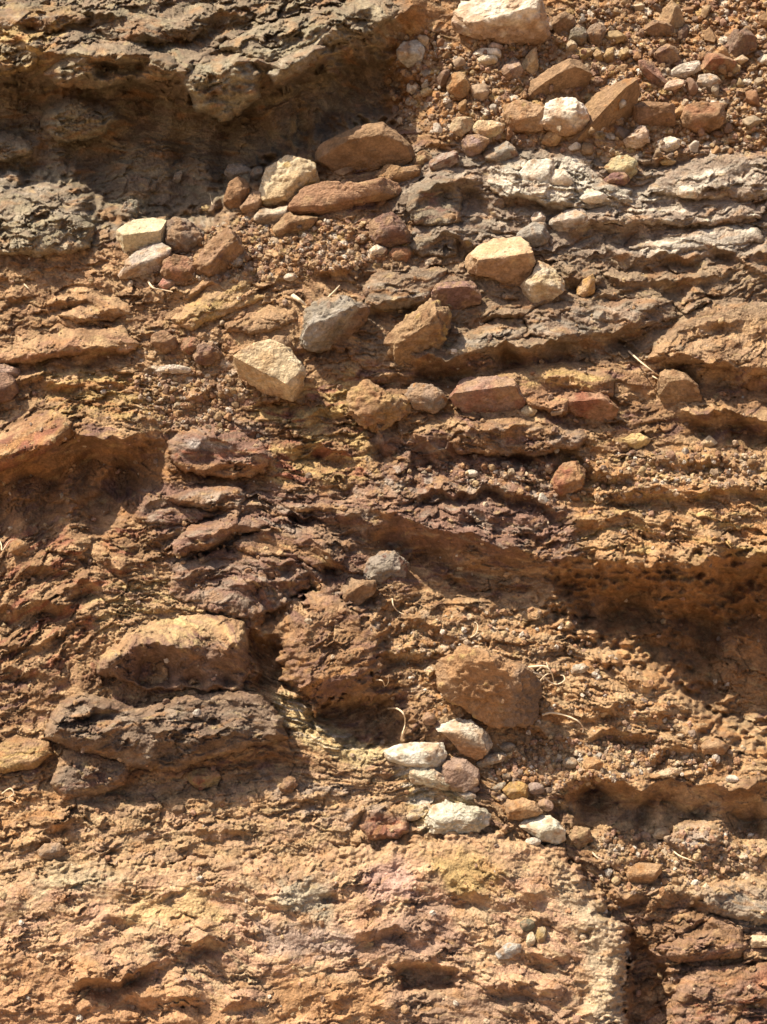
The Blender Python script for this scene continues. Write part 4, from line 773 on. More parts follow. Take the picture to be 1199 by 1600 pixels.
 ('yellow_stone', 'mossy yellow and cream stone under the foot of the wedge boulder', [(946, 262), (958, 248), (978, 244), (994, 251), (994, 268), (984, 280), (962, 276)], ((.55, .44, .24), (.48, .44, .28), ORG_), 16, .5),
 ('purple_stone', 'small purple-maroon stone under the mossy yellow and cream stone', [(944, 282), (956, 271), (975, 270), (984, 281), (975, 289), (952, 288)], ((.28, .15, .13), PURP), 12, .7, None, 8, 1.5),
 ('cream_shell_stone', 'cream and orange bulging stone left of the squarish orange-tan stone', [(735, 203), (748, 189), (770, 190), (789, 195), (784, 211), (768, 216), (750, 210)], ((.62, .50, .30), (.60, .40, .22), QW), 15, .6, None, 5, 1),
 ('domed_stone', 'pale tan domed stone left of the cream and orange bulging stone', [(702, 201), (708, 190), (718, 183), (736, 185), (741, 197), (722, 212), (710, 209)], ((.56, .44, .27), (.38, .27, .17)), 16, .6, [(-.7, .2, .6, .55), (.6, .1, .7, .55)]),
 ('ochre_flake', 'flat golden ochre flake under the white quartz lump', [(844, 222), (856, 208), (867, 203), (878, 214), (872, 226), (856, 228)], ((.54, .35, .17), ORG_), 8, .8, None, 4, .7),
 ('mauve_stone', 'mauve rounded stone below the cream and orange bulging stone', [(722, 222), (730, 212), (748, 212), (766, 220), (758, 234), (746, 243), (732, 242), (725, 234)], ((.40, .28, .25), PINK, PURP), 18, .5),
 ('mauve_wedge', 'mauve-grey wedge stone left of and below the mauve rounded stone', [(667, 266), (676, 250), (688, 241), (713, 237), (718, 250), (702, 262), (682, 268)], ((.42, .33, .27), PURP), 16, .5, [(-.4, .8, .4, .5), (.2, -.5, .8, .55)]),
 ('ochre_lump', 'small ochre-brown lump left of the mauve-grey wedge stone', [(645, 256), (652, 240), (664, 235), (674, 243), (674, 256), (660, 262)], ((.44, .32, .17), BRN), 12, .5),
 ('grey_rock', 'grey-blue rough rock right of the mauve rounded stone', [(752, 246), (768, 228), (790, 222), (808, 236), (810, 250), (790, 254), (765, 254)], ((.38, .34, .28), GREY, PURP), 16, .5, [(-.4, .8, .4, .5), (.4, -.5, .7, .55)]),
 ('quartz_block', 'biggest white quartz block set in the grey layered rock', [(812, 272), (820, 258), (834, 251), (865, 251), (867, 268), (858, 290), (840, 299), (816, 292)], ((.68, .64, .54), QW, GREY), 14, .3, [(-.1, .5, .85, .6)], 6, .9, True),
 ('quartz_block', 'white quartz block right of and touching the biggest quartz block', [(858, 274), (866, 266), (880, 266), (895, 280), (898, 292), (875, 292), (860, 291)], (QW, (.6, .52, .4)), 12, .4, None, 6, 1, True),
 ('quartz_block', 'low white quartz block below and right of the touching pair of quartz blocks', [(906, 311), (916, 301), (934, 299), (948, 306), (944, 317), (920, 318)], ((.64, .58, .48), QW), 10, .4, None, 6, .8, True),
 ('quartz_block', 'pale greenish-white quartz block in the grey ledge at the right', [(1056, 302), (1062, 292), (1078, 290), (1091, 302), (1088, 309), (1066, 308)], ((.60, .58, .48), QW), 10, .5, None, 6, .9, True),
 ('round_quartz', 'small round white quartz nub left of the pale humped stone', [(829, 341), (836, 332), (846, 331), (853, 340), (850, 350), (836, 351)], ((.64, .54, .46), QW), 10, .6, None, 4, .8, True),
 ('pale_hump', 'pale grey-white humped stone above the tan and cream stone pair', [(857, 352), (866, 340), (880, 332), (902, 325), (920, 334), (920, 348), (905, 356), (880, 364)], ((.56, .48, .40), GREY, QW), 18, .5, [(-.2, .8, .5, .6), (0, -.6, .8, .62)]),
 ('grey_rock', 'grey bluish block left of the pale grey-white humped stone', [(806, 374), (815, 358), (830, 349), (850, 350), (857, 370), (847, 387), (818, 388)], ((.40, .36, .31), GREY, LAV), 18, .4),
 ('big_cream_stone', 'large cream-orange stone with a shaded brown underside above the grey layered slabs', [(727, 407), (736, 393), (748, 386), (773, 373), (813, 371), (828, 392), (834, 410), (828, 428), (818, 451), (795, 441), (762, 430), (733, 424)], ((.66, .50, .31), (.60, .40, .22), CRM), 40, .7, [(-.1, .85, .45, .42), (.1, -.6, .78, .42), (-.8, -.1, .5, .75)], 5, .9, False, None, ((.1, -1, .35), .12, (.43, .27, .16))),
 ('tan_stone', 'tan-white rounded stone touching the lower right of the large cream-orange stone', [(817, 448), (824, 436), (834, 430), (840, 409), (860, 419), (872, 432), (883, 444), (880, 458), (853, 471), (827, 470)], ((.54, .41, .24), (.62, .52, .38), TAN), 26, .7),
 ('amber_stone', 'small pointed amber-orange stone right of the tan-white rounded stone', [(900, 455), (909, 440), (920, 433), (929, 427), (929, 460), (905, 464)], ((.56, .33, .11), (.62, .42, .24)), 12, .8, [(-.6, .3, .7, .5), (.5, -.2, .8, .7)]),
 ('purple_block', 'purple-brown block above the large craggy ochre-brown stone', [(676, 457), (684, 444), (706, 442), (738, 441), (749, 460), (748, 473), (712, 483), (680, 478)], ((.31, .18, .15), PURP, (.38, .24, .2)), 24, .6, [(0, .8, .5, .82), (.1, -.55, .8, .4)], 4, .8),
 ('craggy_stone', 'large craggy ochre-brown stone in the centre beside the purple-brown block', [(605, 555), (610, 527), (620, 513), (640, 497), (657, 483), (673, 472), (687, 483), (708, 487), (701, 507), (704, 527), (694, 544), (668, 556), (647, 564), (623, 568)], ((.43, .28, .15), BRN, OCH), 40, .6, [(-.55, .55, .6, .6), (.2, -.6, .75, .45), (.8, -.1, .5, .7)], 9, 1.7),
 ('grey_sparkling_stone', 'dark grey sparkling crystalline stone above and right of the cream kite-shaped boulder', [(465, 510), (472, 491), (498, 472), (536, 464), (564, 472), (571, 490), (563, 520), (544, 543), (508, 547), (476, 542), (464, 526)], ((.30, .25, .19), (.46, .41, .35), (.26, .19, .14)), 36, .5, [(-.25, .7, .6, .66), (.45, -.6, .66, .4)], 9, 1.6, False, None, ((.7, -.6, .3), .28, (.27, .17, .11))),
 ('kite_boulder', 'cream kite-shaped boulder hanging on the slope left of centre', [(370, 569), (373, 554), (400, 541), (422, 532), (450, 547), (462, 562), (473, 577), (470, 622), (462, 625), (416, 614), (378, 592)], ((.64, .50, .31), (.54, .37, .20), CRM), 44, .85, [(.05, .45, .9, .55), (-.45, -.65, .5, .52), (.6, -.3, .7, .8)], 5, .9),
 ('ochre_rock', 'rough yellow-ochre rock in the centre below the large craggy stone', [(544, 626), (550, 610), (562, 602), (581, 599), (603, 617), (638, 618), (641, 643), (614, 657), (594, 676), (568, 663), (547, 642)], ((.46, .29, .13), (.38, .20, .10), OCH), 30, .5, None, 10, 2.0),
 ('grey_knobbly_stone', 'grey-brown knobbly stone right of the rough yellow-ochre rock', [(635, 618), (643, 603), (657, 597), (682, 607), (699, 627), (677, 644), (648, 638)], ((.38, .26, .18), GREY, ORG_), 24, .5, None, 8, 1.6),
 ('pink_purple_slab', 'elongated slab with a pinkish top and dark red shaded front in the centre right', [(708, 604), (720, 592), (745, 590), (769, 588), (801, 595), (825, 614), (812, 640), (797, 649), (755, 645), (724, 642), (707, 620)], ((.44, .29, .22), (.36, .18, .12), PINK), 32, .6, [(-.15, .85, .45, .55), (.05, -.6, .78, .38)], 5, 1.1),
 ('yellow_flake', 'small pale yellow flake below the pink-topped slab', [(813, 637), (824, 633), (840, 641), (832, 652), (817, 649)], (CRM, (.62, .45, .25)), 6, .9),
 ('small_flat_stone', 'tiny flat grey-brown stone right of the pale yellow flake', [(861, 643), (870, 638), (880, 640), (878, 647), (863, 650)], ((.48, .36, .25), GREY), 5, .8),
 ('red_slab', 'rust-red layered slab right of the pink-topped slab with a shaded front', [(872, 624), (880, 615), (915, 613), (950, 615), (963, 638), (966, 664), (940, 662), (900, 647)], ((.42, .235, .14), RED, BRN), 24, .5, [(-.1, .8, .5, .68), (0, -.6, .78, .38)], 6, 1.1),
 ('brown_stone', 'squat brown stone with straw at its left side on the right-hand ledge', [(1031, 597), (1035, 582), (1050, 578), (1070, 586), (1086, 602), (1096, 630), (1075, 634), (1040, 633), (1031, 612)], ((.40, .26, .14), BRN, TAN), 32, .7, [(0, .8, .5, .75), (.05, -.5, .85, .4)], 5, .9),
 ('pale_cone', 'small pale cone-shaped stone on the right below the shadowed ledge', [(1094, 693), (1109, 680), (1121, 692), (1106, 701)], ((.58, .49, .35), CRM2), 9, .7),
 ('yellow_patch_stone', 'flat yellow stone at the right, between the rust-red slab and the pale cone-shaped stone', [(974, 686), (988, 678), (1002, 678), (1018, 690), (1000, 701), (985, 698)], ((.58, .42, .18), YEL), 9, .5, None, 8, 1.4),
 ('orange_rock', 'orange knobbly rock in the purple rubble right of centre', [(862, 760), (868, 740), (880, 726), (900, 722), (914, 736), (908, 760), (888, 776), (868, 776)], ((.45, .25, .12), RED, OCH), 22, .4, None, 9, 1.7),
 ('white_pebble', 'white egg pebble in the purple rubble under the pale-rimmed ledge', ell(737, 740, 10, 6), ((.62, .54, .46), QW), 6, .7, None, 3, .4),
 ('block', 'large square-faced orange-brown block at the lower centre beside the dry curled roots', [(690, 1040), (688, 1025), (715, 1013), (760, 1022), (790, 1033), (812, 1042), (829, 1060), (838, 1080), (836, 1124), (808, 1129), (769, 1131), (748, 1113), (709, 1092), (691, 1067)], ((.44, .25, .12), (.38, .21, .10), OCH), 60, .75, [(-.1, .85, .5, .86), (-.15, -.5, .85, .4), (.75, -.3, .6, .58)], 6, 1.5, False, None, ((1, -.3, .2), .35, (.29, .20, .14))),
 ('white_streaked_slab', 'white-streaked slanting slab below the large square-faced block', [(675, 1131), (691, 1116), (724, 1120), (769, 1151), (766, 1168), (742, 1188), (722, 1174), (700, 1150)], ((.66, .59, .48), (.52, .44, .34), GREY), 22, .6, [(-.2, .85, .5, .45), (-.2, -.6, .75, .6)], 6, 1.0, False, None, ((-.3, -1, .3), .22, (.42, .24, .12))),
 ('white_slab', 'bright white flat-topped slab left of the white-streaked slanting slab', [(603, 1173), (628, 1162), (690, 1162), (702, 1175), (694, 1197), (640, 1197), (607, 1186)], ((.70, .65, .54), (.58, .54, .44), QW), 20, .5, [(-.1, .8, .6, .6), (.6, -.5, .6, .7)], 5, .9, True),
 ('shaded_stone', 'pinkish-brown stone with a dark front right of the bright white flat-topped slab', [(690, 1212), (698, 1182), (722, 1186), (746, 1203), (747, 1226), (718, 1237), (692, 1226)], ((.42, .29, .22), (.33, .21, .15)), 22, .6, [(-.1, .85, .5, .6), (0, -.3, .95, .68)]),
 ('lichen_stone', 'lumpy whitish stone below the bright white flat-topped slab', [(636, 1210), (648, 1195), (673, 1200), (688, 1212), (702, 1221), (701, 1235), (668, 1226), (643, 1223)], ((.60, .54, .40), (.46, .40, .29), QW), 16, .6, None, 10, 2.0),
 ('lichen_boulder', 'long whitish-green lumpy boulder above the pale foreground rock', [(660, 1280), (670, 1263), (700, 1254), (730, 1263), (766, 1266), (771, 1282), (744, 1298), (700, 1302), (670, 1298)], ((.60, .56, .45), (.47, .42, .31), QW), 24, .6, [(-.2, .7, .6, .62), (0, -.7, .6, .7)], 9, 1.8),
 ('white_angular_stone', 'white angular stone at the top rim of the pale foreground rock', [(813, 1291), (824, 1281), (835, 1275), (860, 1276), (872, 1286), (882, 1298), (881, 1313), (857, 1320), (838, 1307)], ((.66, .62, .50), (.54, .50, .38), QW), 24, .6, [(-.2, .75, .6, .6), (.2, -.6, .75, .68)], 7, 1.1, True),
 ('orange_stone', 'larger orange stone above the white angular stone', [(786, 1260), (796, 1250), (808, 1245), (836, 1254), (849, 1270), (822, 1281), (790, 1278)], ((.54, .34, .18), ORG_, TAN), 20, .5, [(-.2, .7, .6, .62), (0, -.7, .6, .65)]),
 ('ochre_stone', 'knobbly ochre-orange stone between the mauve pebble and the long whitish boulder', [(786, 1235), (799, 1222), (824, 1224), (824, 1246), (800, 1249)], ((.50, .30, .10), OCH, ORG_), 14, .6, None, 8, 1.5),
 ('mauve_pebble', 'smooth mauve egg pebble right of the knobbly ochre-orange stone', ell(837, 1232, 14, 9, .1), ((.38, .28, .24), LAV), 9, .6, None, 2, .3),
 ('mauve_pebble', 'smooth mauve pebble lying on the white pebble left of the knobbly ochre-orange stone', ell(735, 1233, 14, 6, .0), ((.42, .31, .26), LAV), 6, .8, None, 2, .3),
 ('white_pebble', 'smooth whitish pebble under the left mauve pebble', ell(731, 1243, 13, 6, .1), ((.58, .50, .42), QW), 6, .6, None, 2, .3),
 ('pink_round_pebble', 'smooth pink-brown pebble right of the larger orange stone', ell(853, 1258, 12, 9, .3), ((.48, .31, .23), PINK), 9, .6, None, 2, .3),
 ('grey_pebble', 'smooth grey-brown pebble on the tan grit left of the small bright orange stone', ell(891, 1192, 11, 9), ((.38, .30, .21), GREY), 9, .6, None, 2, .3),
 ('orange_stone', 'small bright orange stone on the tan grit right of the grey-brown pebble', [(912, 1194), (918, 1185), (929, 1183), (941, 1192), (938, 1208), (915, 1209)], ((.52, .31, .15), ORG_), 13, .6),
 ('dark_pebble', 'tiny dark grey pebble above the knobbly ochre-orange stone', ell(792, 1213, 7, 6), ((.20, .18, .15), SD), 6, .7, None, 2, .3),
 ('grey_flat_pebble', 'flat grey pebble in the shade below the large square-faced block', ell(793, 1167, 12, 7), ((.34, .28, .22), GREY), 6, .7, None, 3, .4),
 ('pale_flat_stone', 'pale rough stone at the edge of the square-faced block shadow', [(744, 1193), (764, 1177), (792, 1176), (786, 1189), (751, 1199)], ((.48, .40, .30), GREY), 10, .6),
 ('round_brown_pebble', 'round brown pebble left of the white-streaked slanting slab', ell(671, 1123, 11, 10), ((.40, .25, .17), BRN), 10, .6, None, 2, .4),
 ('grey_sliver', 'grey sliver stone left of the knobbly ochre-orange stone', [(768, 1232), (780, 1224), (792, 1222), (788, 1231), (774, 1238)], ((.44, .38, .29), GREY), 6, .7),
 ('white_pebble', 'pale pebble in the hollow left of the long whitish-green boulder', ell(645, 1276, 12, 6, -.1), ((.52, .42, .32), CRM2), 6, .7, None, 2, .3),
 ('pale_flat_pebble', 'small pale grey flat pebble below the white angular stone on the rock rim', ell(834, 1315, 12, 6, .1), ((.50, .44, .36), QW), 6, 1.1, None, 3, .4),
 ('pale_grey_stone', 'pale grey flat stone right of the dry curled roots', [(890, 1046), (897, 1040), (912, 1037), (920, 1044), (912, 1051), (896, 1054)], ((.54, .49, .40), GREY), 8, .8),
 ('crumbly_stone', 'crumbly ochre stone right of the white angular stone, half in shadow', [(883, 1302), (898, 1292), (924, 1296), (924, 1314), (905, 1327), (890, 1314)], ((.44, .31, .17), BRN), 15, .5, None, 9, 1.9),
 ('disc_stone', 'tan disc stone left of the rounded grey-lilac rock', [(1018, 1303), (1028, 1294), (1044, 1294), (1047, 1304), (1036, 1311), (1022, 1310)], ((.56, .42, .26), (.48, .38, .26)), 8, .5, None, 3, .6),
 ('pinkish_disc', 'pinkish flat stone immediately left of the tan disc stone', ell(1008, 1306, 9, 6, .2), ((.46, .32, .24), PINK), 6, .5, None, 3, .6),
 ('orange_slab', 'orange-brown slab with a shaded lower edge in the tan grit at the lower right', [(975, 1370), (984, 1357), (998, 1349), (1035, 1352), (1032, 1364), (1013, 1380), (990, 1380)], ((.48, .29, .15), ORG_), 16, .5, [(-.1, .6, .8, .6), (0, -.8, .5, .6)]),
 ('white_pebble', 'small whitish pebble above the long shadow at the far right', ell(1144, 1217, 10, 6, .1), ((.58, .50, .42), QW), 6, .7, None, 3, .5),
 ('cream_flat_stone', 'flat cream stone above the long shadow at the lower right', ell(1047, 1207, 17, 7, -.1), ((.56, .44, .31), CRM2), 6, .5, None, 5, .8),
 ('blue_grey_pebble', 'smooth blue-grey angular pebble set in the pale foreground rock', [(774, 1490), (793, 1474), (816, 1477), (812, 1488), (797, 1496), (780, 1498)], ((.42, .40, .36), (.48, .46, .42)), 7, .5, None, 3, .5),
 ('dark_green_pebble', 'dark green round pebble set in the pale foreground rock', ell(824, 1445, 12, 9), ((.19, .18, .13), (.24, .22, .15)), 8, .5, None, 3, .5),
 ('cream_long_pebble', 'upright cream pebble below the dark green round pebble', ell(830, 1468, 7, 12, .3), ((.60, .50, .35), CRM), 7, .7, None, 3, .5),
 ('olive_long_pebble', 'upright olive-tan pebble right of the upright cream pebble', ell(846, 1461, 8, 14, .2), ((.46, .36, .22), OCH), 8, .6, None, 3, .5),
 ('cream_lump', 'cream lump at the right edge beside the rounded brown mound', [(1168, 1470), (1178, 1462), (1212, 1464), (1212, 1478), (1172, 1480)], ((.60, .48, .33), CRM2), 12, .6),
 ('tan_lump', 'tan lump at the left edge above the bottom left of the foreground rock', [(60, 1330), (70, 1319), (92, 1318), (104, 1330), (92, 1342), (68, 1342)], ((.44, .29, .18), LAV), 14, .5),
 ('ochre_rim_stone', 'ochre and brown lump under the right end of the dark slab shadow', [(292, 1214), (304, 1203), (330, 1201), (344, 1210), (338, 1226), (312, 1232), (298, 1226)], ((.46, .33, .15), RED), 14, .5, None, 8, 1.6),
 ('dark_pebble', 'dark brown pebble, larger of two below the dark ridged slab', ell(234, 1248, 9, 7, .2), ((.20, .13, .09), SD), 7, .7, None, 4, .8),
 ('dark_pebble', 'tiny dark pebble left of the larger dark brown pebble', ell(220, 1251, 4.5, 4.5), ((.20, .13, .09), SD), 4, .7, None, 4, .8),
 ('dark_pebble', 'flat dark brown pebble alone on the pale rock right of the two dark pebbles', ell(280, 1265, 11, 7, -.1), ((.27, .17, .10), SD), 7, .6, None, 4, .8),
 ('brown_pebble', 'small tan pebble on top of the largest dark slab', ell(302, 1084, 8, 6), ((.44, .28, .16), BRN), 6, .9, None, 3, .6),
 ('knobbly_stone', 'small brown knobbly stone in the grey streak right of the dark slab shadow', [(438, 1232), (442, 1220), (452, 1213), (464, 1218), (464, 1232), (450, 1240)], ((.33, .20, .13), BRN), 12, .6, None, 9, 1.9),
 ('dark_edge_stone', 'dark rounded stone at the left edge above the tilted reddish slab', [(-20, 586), (5, 580), (22, 594), (26, 612), (10, 630), (-20, 632)], ((.30, .18, .12), PURP), 22, .6),
 ('pink_edge_stone', 'pinkish stone at the left edge above the dark rounded stone', [(-15, 574), (8, 569), (32, 578), (36, 590), (18, 596), (0, 582)], ((.50, .34, .26), PINK), 14, .5),
 ('white_crumb', 'row of fused white crumbs on a dark stone left of the cream kite-shaped boulder', [(240, 580), (252, 572), (275, 570), (298, 575), (296, 582), (262, 583)], ((.58, .48, .40), QW), 6, .9, None, 9, 1.8),
 ('dark_lump', 'dark crumbly lump between the ochre slab and the cream kite-shaped boulder', [(302, 556), (310, 540), (326, 535), (342, 544), (346, 560), (328, 568), (310, 567)], ((.27, .17, .12), PURP), 18, .5, None, 9, 2.0),
 ('brown_lump', 'round brown lump left of the dark crumbly lump', [(284, 545), (288, 530), (300, 526), (312, 534), (312, 548), (298, 554)], ((.37, .21, .12), RED), 14, .5, None, 7, 1.4),
 ('brown_lump', 'dark brown lump above the round brown lump left of centre', [(236, 540), (240, 522), (258, 518), (278, 530), (280, 544), (258, 550)], ((.33, .19, .11), BRN), 16, .5, None, 7, 1.4),
 ('pale_crumb', 'small rounded pale brown block above the cream kite-shaped boulder', [(420, 532), (428, 524), (446, 526), (458, 540), (456, 552), (440, 545)], ((.42, .28, .17), BRN), 14, .4),
 ('white_pebble', 'small white oval pebble in the grit left of the grey sparkling stone', ell(454, 433, 10, 6, -.1), ((.62, .54, .44), QW), 6, .8, None, 2, .4),
 ('grey_shade_stone', 'grey dusty stone in the shade right of the overhang, by the pinkish wedge', [(350, 272), (358, 258), (378, 257), (394, 266), (386, 279), (362, 282)], ((.36, .31, .26), GREY), 16, .4),
 ('grey_shade_stone', 'smaller grey stone in the shade right of the larger grey dusty stone', [(390, 276), (396, 263), (408, 260), (414, 270), (408, 282), (394, 284)], ((.36, .30, .23), GREY), 13, .4),
 ('crusty_upright_stone', 'upright crusty grey-green knob in the shade above the pair of pale stones', [(190, 342), (192, 324), (204, 313), (216, 316), (217, 334), (206, 345)], ((.30, .27, .20), GREY, DARKG), 14, .6, None, 9, 2.2),
 ('flint_chip', 'pale grey flint chip in the shaded floor of the overhang', [(268, 286), (274, 270), (286, 265), (283, 280), (274, 290)], ((.42, .36, .28), GREY), 7, .6),
 ('grey_layered_rock', 'grey folded rock half buried left of centre below the purple ledges', [(568, 900), (576, 876), (596, 862), (622, 866), (636, 884), (630, 908), (600, 912)], ((.36, .30, .25), GREY, PURP), 22, .3, None, 8, 1.7),
 ('brown_wedge', 'brown wedge stone below the grey folded rock, pointing up', [(532, 930), (538, 912), (546, 902), (560, 908), (586, 908), (584, 926), (560, 946), (540, 948)], ((.38, .25, .15), BRN), 24, .5, [(-.4, .7, .5, .5), (.3, -.5, .8, .6)], 7, 1.4),
 ('orange_edge_stone', 'small orange-brown stone in the shade at the left edge', [(16, 862), (18, 848), (30, 843), (44, 850), (44, 864), (30, 868)], ((.42, .25, .12), ORG_), 12, .6, None, 6, 1.3),
 ('tan_chip', 'tan stone at the top of the big right-hand hollow slope', [(1090, 1165), (1100, 1156), (1122, 1155), (1138, 1166), (1128, 1178), (1100, 1178)], ((.46, .30, .17), ORG_), 14, .5),
]
for a in ST:
    nm, lb, poly, cols, dep, lift = a[:6]
    stone(nm, lb, poly, cols, dep, lift, *a[6:])

BYL = {o.get('label', ''): o for o in sc.objects if o.type == 'MESH'}
def find(sub): return next(o for l, o in BYL.items() if sub in l)
def adopt(child, parent, name, label=None):
    child.location = child.location - parent.location; child.parent = parent; child.name = name
    for k in ('category', 'group', 'kind', 'label'):
        if k in child: del child[k]
    if label: child['label'] = label
fr = find('huge pale tan foreground rock'); qr = find('white quartz blocks set in it'); bs_ = find('purple and red banded slab'); sl_ = find('lilac-grey layered ledge')
adopt(bpy.data.objects['white_rim'], fr, 'white_rim', 'whitish crumbly right-hand rim')
adopt(bpy.data.objects['pale_streak'], bs_, 'pale_streak', 'pale grey streak')
for s, l in (('blue-grey angular', 'blue-grey angular pebble'), ('dark green round', 'dark green round pebble'), ('upright cream pebble below', 'upright cream pebble'), ('upright olive-tan', 'upright olive-tan pebble')): adopt(find(s), fr, 'embedded_pebble', l)
for s, l in (('biggest white quartz block', 'biggest white quartz block'), ('and touching the biggest', 'white quartz block touching the biggest one'), ('low white quartz block', 'low white quartz block')): adopt(find(s), qr, 'quartz_block', l)
adopt(find('greenish-white quartz block'), sl_, 'quartz_block', 'greenish-white quartz block')

# ------------------------------------------------------------------ rubble: single stones, then the gravel nobody could count
RPAL = [(.42, .26, .14), (.36, .20, .11), (.46, .31, .18), (.40, .22, .11), (.50, .36, .20), (.30, .19, .13), (.58, .45, .31), (.44, .32, .22), (.36, .23, .15), (.62, .54, .45), (.47, .29, .15), (.28, .2, .15), (.42, .25, .17)]
RNAME = ['tan', 'brown', 'tan', 'reddish brown', 'ochre', 'dark brown', 'cream', 'grey-tan', 'brown', 'whitish', 'orange', 'dark grey', 'reddish']
M_RUB = rock_mat('rubble_stone', rnd=True, bump=0.6)
REFS = [(780, 25, 'large white quartz boulder'), (830, 95, 'pointed yellow-tan wedge'), (800, 110, 'pinkish angular stone'), (718, 130, 'blocky tan-orange stone'), (647, 138, 'small white stone'), (872, 132, 'brown leaning slab'), (820, 183, 'squarish orange-tan stone'),
        (880, 182, 'white quartz lump'), (945, 180, 'big brown wedge boulder'), (1022, 186, 'flat brown stone behind the wedge boulder'), (1098, 184, 'rounded red-brown rock'), (1048, 26, 'tall pointed tan stone'), (1028, 46, 'low dark brown stone'), (1157, 68, 'dark jagged upright rock'),
        (1121, 102, 'triangular red-brown stone'), (1068, 110, 'whitish elongated rock'), (1106, 128, 'grey disc stone'), (1158, 94, 'cream pebble'), (1198, 94, 'white flat disc stone'), (1020, 120, 'long reddish shale stone'), (1055, 134, 'pink and cream quartz stone'), (930, 86, 'three yellow pebbles'),
        (930, 54, 'grey-brown upright stone'), (1041, 88, 'dark brown domed stone'), (902, 56, 'dark greenish stone'), (880, 36, 'blocky brown stone by the quartz boulder'), (995, 215, 'string of pinkish quartz lumps'), (1044, 225, 'white angular stone'), (762, 202, 'cream and orange bulging stone'), (720, 198, 'pale tan domed stone'),
        (743, 226, 'mauve rounded stone'), (760, 90, 'two flat pale stones'), (570, 236, 'large brown slab boulder'), (545, 308, 'long flat reddish stone'), (462, 350, 'tan wedge stone'), (610, 360, 'dark purplish rounded rock'), (590, 390, 'small white stone by the dark rock'), (626, 398, 'small orange-brown stone'), (347, 395, 'rough ribbed brown block'), (290, 372, 'dark crusty rock'),
        (282, 420, 'reddish-brown stone'), (262, 443, 'pink angular pebble'), (370, 312, 'upright brown stone'), (454, 433, 'white oval pebble'), (886, 750, 'orange knobbly rock'), (737, 740, 'white egg pebble'), (1108, 690, 'pale cone-shaped stone'), (996, 690, 'flat yellow stone'), (891, 1192, 'grey-brown pebble'), (927, 1195, 'bright orange stone'), (837, 1232, 'mauve egg pebble'),
        (806, 1235, 'knobbly ochre-orange stone'), (768, 1186, 'pale rough stone by the square-faced block'), (1144, 1217, 'whitish pebble above the long shadow'), (1047, 1207, 'flat cream stone'), (422, 578, 'cream kite-shaped boulder'), (325, 552, 'dark crumbly lump'), (300, 540, 'round brown lump'), (268, 576, 'row of white crumbs'), (1113, 1166, 'tan stone by the right-hand hollow'),
        (1090, 1310, 'rounded grey-lilac rock'), (1005, 1365, 'orange-brown slab'), (1032, 1302, 'tan disc stone'), (905, 1308, 'crumbly ochre stone'), (568, 638, 'rough yellow-ochre rock'), (667, 617, 'grey-brown knobbly stone'), (920, 640, 'rust-red layered slab'), (602, 888, 'grey folded rock')]
DIRS = ['right of', 'below and right of', 'below', 'below and left of', 'left of', 'above and left of', 'above', 'above and right of']
used_labels = set()
def unique_label(x, y, s, ci, mid):
    sz = 'tiny' if s < mid * .8 else ('small' if s < mid * 1.35 else 'larger')
    near = sorted(REFS, key=lambda r: (r[0] - x) ** 2 + (r[1] - y) ** 2)[:7]
    for pos in ('just', '', 'a little further', 'further out,'):
        for rx, ry, nm in near[:(3 if pos == 'just' else 7)]:
            d = DIRS[int(round(math.atan2(y - ry, x - rx) / (math.pi / 4))) % 8]
            l = ' '.join(f"{sz} {RNAME[ci]} rubble stone {pos} {d} the {nm}".split())
            if len(l.split()) > 16: continue
            if l not in used_labels: used_labels.add(l); return l
    return None
protos = []
for k in range(22):
    rng = random.Random(900 + k); ang = np.linspace(-math.pi, math.pi, 24, endpoint=False)
    asp = rng.uniform(.55, .95); rad = np.array([10 / math.hypot(math.cos(t), math.sin(t) / asp) * rng.uniform(.82, 1.12) for t in ang])
    P, F, k1, k2, k3 = stone_shape(ang, rad, rng.uniform(3.5, 8.5), 900 + k, 4, [(rng.gauss(0, 1), rng.gauss(0, 1), rng.gauss(0, 1), rng.uniform(.5, .8)) for _ in range(9)], 4, .9)
    col = np.ones((len(P), 3), F4) * (1 + .22 * k1 + .12 * k2)[:, None] * np.array([1, 1 - .06 * rng.random(), 1 - .1 * rng.random()])
    o = mkmesh('rubble_stone', P / 1000.0, F, np.clip(col, .4, .85) , M_RUB, origin=np.zeros(3)); protos.append(o)
ZONES = [  # polygon, number, size range, group, label
 ([(640, 40), (720, 70), (860, 60), (900, 10), (1210, -10), (1210, 240), (1000, 245), (880, 235), (700, 215), (620, 190), (600, 120)], 150, (6, 21), 'loose rubble stones at the top right', 'small angular stone lying in the loose rubble at the top right'),
 ([(270, 400), (340, 350), (400, 340), (560, 345), (640, 390), (560, 420), (420, 440), (300, 436)], 40, (4, 9), 'rubble crumbs below the flat reddish stone', 'small brown crumb in the rubble strip below the flat reddish stone'),
 ([(560, 735), (700, 745), (860, 790), (1190, 760), (1190, 700), (1000, 705), (860, 720), (640, 730)], 34, (5, 11), 'rubble crumbs on the purple ledges right of centre', 'small crumb of rock lying on the crumbly ledges right of centre'),
 ([(740, 1200), (860, 1150), (1180, 1190), (1000, 1210), (880, 1240), (780, 1225)], 22, (4, 8), 'pebbles on the tan grit slope', 'small pebble on the tan grit slope right of the whitish stones'),
 ([(200, 590), (300, 560), (380, 600), (360, 680), (240, 660)], 26, (5, 10), 'crumbs left of the cream kite-shaped boulder', 'small brown crumb on the slope left of the cream kite-shaped boulder'),
 ([(930, 1300), (1180, 1290), (1190, 1360), (1000, 1400), (940, 1380)], 20, (4, 8), 'pebbles on the lower right grit', 'small pebble in the tan grit below the long right-hand shadow'),
]
def inpoly(x, y, P): return float(sdpoly(np.array([x], F4), np.array([y], F4), P)[0]) > 0
